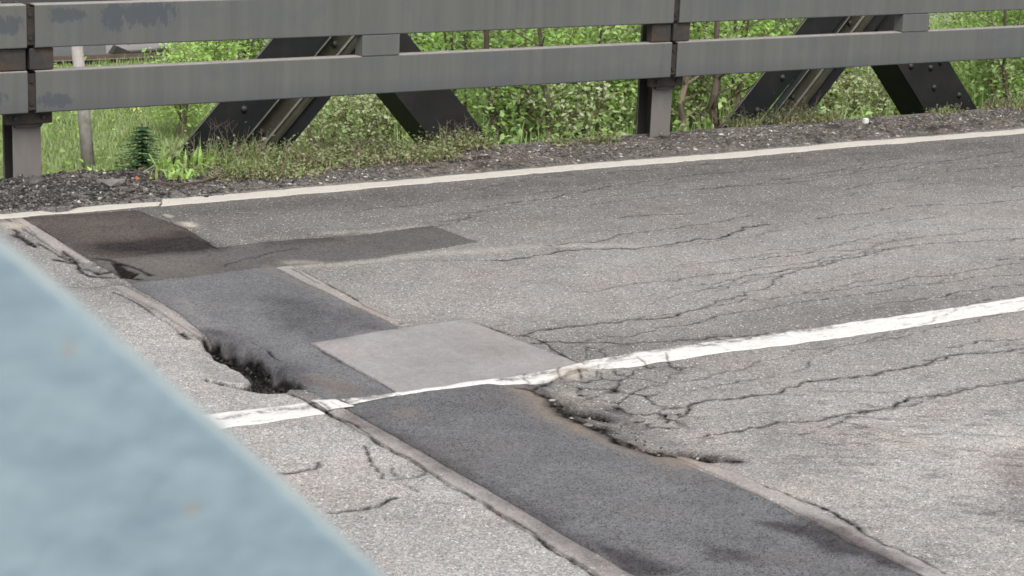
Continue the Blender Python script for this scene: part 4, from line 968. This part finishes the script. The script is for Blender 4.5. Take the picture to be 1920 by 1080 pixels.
def trunk(px0, py0, px1, py1, r_, label, leafy=True, seed=0, mat=mat_bark):
    """a dark trunk standing on the meadow: foot pixel, top pixel (same depth)"""
    x_, y_, z_ = at_ground(px0, py0); d = ray(px1, py1); t_ = y_/d[1]; top = Vector((d[0]*t_, y_, HCAM+d[2]*t_)); b = Vector((x_, y_, z_)); rr = random.Random(seed)
    t = new_obj('tree', None, label=label, cat='tree', group='small trees beyond the bridge'); t.location = b
    v = (top-b)*1.0; pts = [v*(k_/7)+Vector((rr.uniform(-.04, .04), rr.uniform(-.04, .04), 0))*(1 if k_ else 0) for k_ in range(8)]; pts[0].z -= .1
    pts.append(pts[-1]+v.normalized()*1.2+Vector((.1, 0, 0)))
    mb = MB().tube(pts, [r_*(1-.07*k_) for k_ in range(9)], 8)
    for k_ in range(2, 9):
        for _ in range(2):
            a = rr.uniform(0, 6.28); L = rr.uniform(.15, .6); mb.tube([pts[k_], pts[k_]+Vector((math.cos(a)*L*.5, math.sin(a)*L*.5, L*.25)), pts[k_]+Vector((math.cos(a)*L, math.sin(a)*L, L*.6))], [r_*.3, r_*.2, .004], 4, cap=False)
    new_obj('trunk', mb.mesh('trunk', mat), t)
    r2 = np.random.default_rng(seed+5); n1 = 900 if leafy else 160; c = np.array(pts[-1])+r2.normal(0, 1, (n1,3))*np.array([.5, .5, .45])+np.array([0,0,.5]); V, tt = leaves(c, .08, r2)
    new_obj('crown', np_mesh('crown', V, tris=tt, mat=mat_leafB), t)
    if leafy:
        m = 260; ki = r2.integers(0, 7, m); c = np.array([tuple(pts[k_]) for k_ in ki])+r2.normal(0, 1, (m,3))*np.array([.05,.05,.12]); V, tt = leaves(c, .06, r2)
        new_obj('ivy', np_mesh('ivy', V, tris=tt, mat=mat_leafB), t)
trunk(932, 290, 916, 120, .055, 'dark ivy covered trunk right of the left falling brace', True, 1)
trunk(1032, 313, 1012, 50, .035, 'thin dark trunk in the widest gap', True, 2)
trunk(1344, 290, 1338, 90, .055, 'dark trunk midway between middle post and right braces', False, 3)
trunk(1382, 263, 1385, 60, .035, 'brown trunk next to the right rising brace', False, 4)
trunk(1282, 290, 1280, 60, .04, 'brown trunk close to the right of the middle post', False, 5, mat_barkpale)
trunk(1890, 268, 1885, 60, .03, 'thin trunk at the right edge of the view', True, 6)
trunk(990, 288, 1000, 60, .02, 'slender leaning stem in the widest gap', False, 7, mat_barkpale)
trunk(1120, 298, 1130, 60, .022, 'slender stem left of the middle post', False, 8)
# pale concrete pole, distant beam
x_, y_, z_ = at_ground(168, 322)
pt = PY(147, 112, y_)
pole = new_obj('concrete_pole', MB().tube([(0,0,-.1), ((pt.x-x_)*.5, 0, (pt.z-z_)*.5), ((pt.x-x_)*1.15, 0, (pt.z-z_)*1.15)], [.062, .056, .052], 10).mesh('concrete_pole', mat_conc, smooth=True), label='pale lichen spotted concrete pole leaning in the meadow', cat='pole'); pole.location = (x_, y_, z_)
bx = new_obj('metal_barrier', None, label='low grey metal barrier with a brown lower beam beyond the meadow', cat='barrier'); a_ = PY(60, 96, 23.9); b_ = PY(322, 92, 23.9); bx.location = (a_.x, 23.9, gz(a_.x, 23.9))
zc = -gz(a_.x, 23.9)
def wz(px, py): return PY(px, py, 23.9).z+zc
L_ = b_.x-a_.x
zt, zm, zl = wz(200, 80), wz(200, 102), wz(200, 110)
new_obj('panel', MB().box(-2.5, L_*.52, 0, .12, zm, zt+.25).mesh('panel', mat_greyroof), bx)
new_obj('panel', MB().prism([(L_*.56,0,zm),(L_*.98,0,zm),(L_*.98,0,zm+.06),(L_*.9,0,zm+.03),(L_*.7,0,zm+.02),(L_*.6,0,zm+.10)], (0,.12,0)).mesh('panel', mat_postd), bx)
new_obj('lower_beam', MB().box(-2.5, L_*1.03, -.04, .1, zl, zm-.002).mesh('lower_beam', mat_rustbeam), bx)
for q in (-1.8, .6, L_*.95): new_obj('leg', MB().box(q, q+.08, .0, .08, -.1, zl-.002).mesh('leg', mat_rustbeam), bx)
# small spruce
def spruce():
    r = random.Random(9); mb = MB().tube([(0,0,-.05),(0,0,.62)], [.012,.004], 5); V = []; Fq = []
    for lv in range(13):
        z0 = .06+lv*.043; L = .20*(1-lv/14)+.02; nb = 9
        for k_ in range(nb):
            a = k_*2*math.pi/nb+lv*.5+r.uniform(-.2, .2); LL = L*r.uniform(.75, 1.15); dx, dy = math.cos(a), math.sin(a)
            for sgm in range(5):
                t0 = sgm/5; w_ = .03*(1-t0*.7)
                for sd2 in (-1, 1):
                    bx_, by_ = dx*LL*t0, dy*LL*t0; ex, ey = dx*LL*(t0+.28)+sd2*-dy*w_, dy*LL*(t0+.28)+sd2*dx*w_
                    i0 = len(V); V += [(bx_, by_, z0-.02*t0+.004), (bx_+dx*LL*.2, by_+dy*LL*.2, z0-.02*t0-.006), (ex, ey, z0-.02*t0-.004+r.uniform(-.008, .012))]; Fq.append((i0, i0+1, i0+2))
    return mb.mesh('trunk', mat_bark), np_mesh('branches', np.array(V), tris=np.array(Fq), mat=mat_spruce)
x_, y_, z_ = at_ground(267, 336)
sp = new_obj('young_spruce', None, label='tiny dark spruce in the meadow just beyond the deck edge', cat='spruce'); sp.location = (x_, y_, z_)
tr_m, br_m = spruce(); new_obj('trunk', tr_m, sp); new_obj('branches', br_m, sp)
sp.scale = (1.6,1.6,.82)
# yellow flowers
r = np.random.default_rng(33); cx = []
for (px_, py_) in ((332,234),(326,240),(262,240),(340,236),(350,225),(300,250)):
    p = at_ground(px_, py_); cx += [(p[0]+r.uniform(-.05,.05), p[1]+r.uniform(-.1,.1), p[2]+.12+r.uniform(0,.1)) for _ in range(7)]
V, tt = leaves(np.array(cx), .035, r); new_obj('yellow_flowers', np_mesh('yellow_flowers', V, tris=tt, mat=mat_yellow), kind='stuff', label='small yellow flowers beside the left brace', cat='flowers')

# ------------------------------------------------------------------ weeds on the verge
def weed(px_, py_, rad, h_, nb, nl, label, dry=.5, ntw=4, seed=0, gm=None, flat=1.0, name='weed_clump', wid=.006, lsz=.023):
    p = G(px_, py_); r = np.random.default_rng(seed); rr = random.Random(seed)
    t = new_obj(name, None, label=label, cat='weed', group='weed clumps on the verge'); t.location = (p[0], p[1], float(Hverge(np.array([p[0]]), np.array([p[1]]))[0]))
    h_ *= .78; gm = gm or mat_weedgrass; nl = int(nl*1.7)
    if nb:
        a = r.uniform(0, 6.28, nb); d = np.sqrt(r.uniform(0, 1, nb))*rad; V, q, tt = blades(np.cos(a)*d, np.sin(a)*d*.5, np.zeros(nb)-.005, h_*1.25*r.uniform(.4, 1.1, nb), r, 1.25 if wid > .01 else .8, wid)
        new_obj('blades', np_mesh('blades', V, quads=q, tris=tt, mat=gm), t, kind='stuff')
    if nl:
        c = np.stack([r.normal(0, rad*.55, nl), r.normal(0, rad*.3, nl), np.abs(r.normal(0, h_*.45, nl))+.005], 1); V, tt = leaves(c, lsz, r); new_obj('foliage', np_mesh('foliage', V, tris=tt, mat=mat_weedmix), t, kind='stuff')
    nd = int(nb*dry)+70
    a = r.uniform(0, 6.28, nd); d = np.sqrt(r.uniform(0, 1, nd))*rad*1.1; V, q, tt = blades(np.cos(a)*d, np.sin(a)*d*.5, np.zeros(nd)-.005, h_*r.uniform(.3, .9, nd), r, 1.0, .005)
    new_obj('dead_blades', np_mesh('dead_blades', V, quads=q, tris=tt, mat=mat_dry), t, kind='stuff')
    if ntw:
        mb = MB()
        for _ in range(ntw):
            b = Vector((rr.uniform(-rad, rad)*.7, rr.uniform(-rad, rad)*.3, 0)); d_ = Vector((rr.uniform(-.6, .6), rr.uniform(-.2, .2), 1)).normalized(); L = h_*rr.uniform(1.1, 2.0); pts = [b, b+d_*L*.5+Vector((rr.uniform(-.02,.02),0,0)), b+d_*L]
            mb.tube(pts, [.0028, .0022, .0012], 4)
            for _ in range(3): e = Vector((rr.uniform(-1, 1), rr.uniform(-.5, .5), .6)).normalized()*L*.22; s_ = b+d_*L*rr.uniform(.4, .95); mb.tube([s_, s_+e], [.0018, .001], 3)
        new_obj('dry_stem', mb.mesh('dry_stem', mat_barkpale), t, kind='stuff')
weed(355, 328, .20, .15, 60, 60, 'lime weed with broad arching blades at the left end of the weeds', .3, 2, 1, gm=mat_leafA, wid=.022)
weed(335, 340, .16, .09, 50, 40, 'low lime blades nearest the white line at the left', .3, 0, 14, gm=mat_leafA, wid=.022)
weed(420, 318, .25, .20, 190, 220, 'tall grassy tuft at the foot of the left rising brace', .5, 8, 2, gm=mat_grass)
weed(475, 330, .20, .13, 240, 160, 'dense green grass tuft spilling to the white line', .5, 3, 3, gm=mat_grass)
weed(520, 318, .22, .13, 90, 420, 'brownish creeping weed right of the grass tuft', 1.0, 5, 4)
weed(570, 316, .22, .09, 60, 420, 'low reddish green weed between the left braces', 1.0, 3, 5)
weed(620, 300, .25, .12, 60, 520, 'grey green weed mat in the left brace gap', 1.0, 4, 6)
weed(680, 297, .25, .11, 40, 520, 'brown tipped weed mat right of the grey green one', 1.2, 4, 7)
weed(740, 292, .24, .10, 40, 480, 'weed mat below the left falling brace', 1.0, 3, 8)
weed(800, 300, .20, .09, 40, 420, 'small green weed reaching down from the falling brace foot', .8, 2, 9)
weed(855, 285, .22, .14, 60, 480, 'bushy weed with dry stems at the foot of the left falling brace', 1.0, 10, 10)
weed(885, 290, .14, .08, 20, 240, 'low weed at the right end of the weeds', .6, 3, 11)
weed(1125, 270, .12, .07, 40, 160, 'little weed on the verge left of the middle post', .5, 2, 12)
weed(1490, 232, .22, .14, 90, 200, 'dry brown weed at the foot of the right rising brace', 2.0, 10, 13)
weed(1530, 232, .2, .10, 60, 160, 'green and brown weed inside the right brace', 1.0, 5, 15)
weed(1395, 240, .16, .10, 60, 120, 'small weed at the left foot of the right rising brace', .8, 4, 16)
weed(1770, 215, .15, .06, 60, 80, 'short grass at the foot of the right falling brace', .6, 2, 17)
weed(1890, 207, .22, .10, 60, 220, 'brown weed at the right edge of the verge', 2.0, 5, 18)
weed(1040, 277, .14, .05, 40, 120, 'low weed at the deck edge in the widest gap', .5, 0, 19)
weed(445, 338, .18, .07, 40, 260, 'reddish brown dead mat under the dense grass tuft', 3.0, 2, 31)
weed(545, 334, .20, .07, 30, 300, 'dull green mat touching the white line below the left braces', 2.0, 2, 32)
weed(650, 312, .24, .07, 30, 300, 'brown and green mat between the weeds and the white line', 2.5, 3, 33)
weed(770, 306, .18, .06, 20, 220, 'thin brown mat left of the small green weed', 2.5, 2, 34)
# brown runners and twigs
mb = MB(); pts = [Vector((*G(px_, py_), 0)) for px_, py_ in ((285,352),(330,356),(380,350),(420,340),(455,336),(500,340))]
for p in pts: p.z = float(Hverge(np.array([p.x]), np.array([p.y]))[0])+.012
mb.tube(pts, [.004,.006,.007,.007,.006,.003], 5)
new_obj('dead_runner', mb.mesh('dead_runner', mat_rustbeam), label='curved brown dead runner lying under the left weeds', cat='twig')
r = np.random.default_rng(77); m = 420; lx = r.uniform(3.6, 11, m); ly = r.uniform(9.75, 10.16, m); lz = Hverge(lx, ly)+.008
V, tt = leaves(np.stack([lx, ly, lz], 1), .026, r, up=3); new_obj('leaf_litter', np_mesh('leaf_litter', V, tris=tt, mat=mat_dry), kind='stuff', label='scattered dead leaves on the verge', cat='leaf litter')
for (px_, py_, lab) in ((256,350,'orange dead leaf on the verge left of the weeds'),(1395,262,'orange dead leaf on the verge before the right braces')):
    p = G(px_, py_); r = np.random.default_rng(px_); V, tt = leaves(np.array([[0,0,.0]]), .06, r, up=4); o = new_obj('dead_leaf', np_mesh('dead_leaf', V, tris=tt, mat=mat_orange), label=lab, cat='leaf'); o.location = (p[0], p[1], float(Hverge(np.array([p[0]]), np.array([p[1]]))[0])+.02)
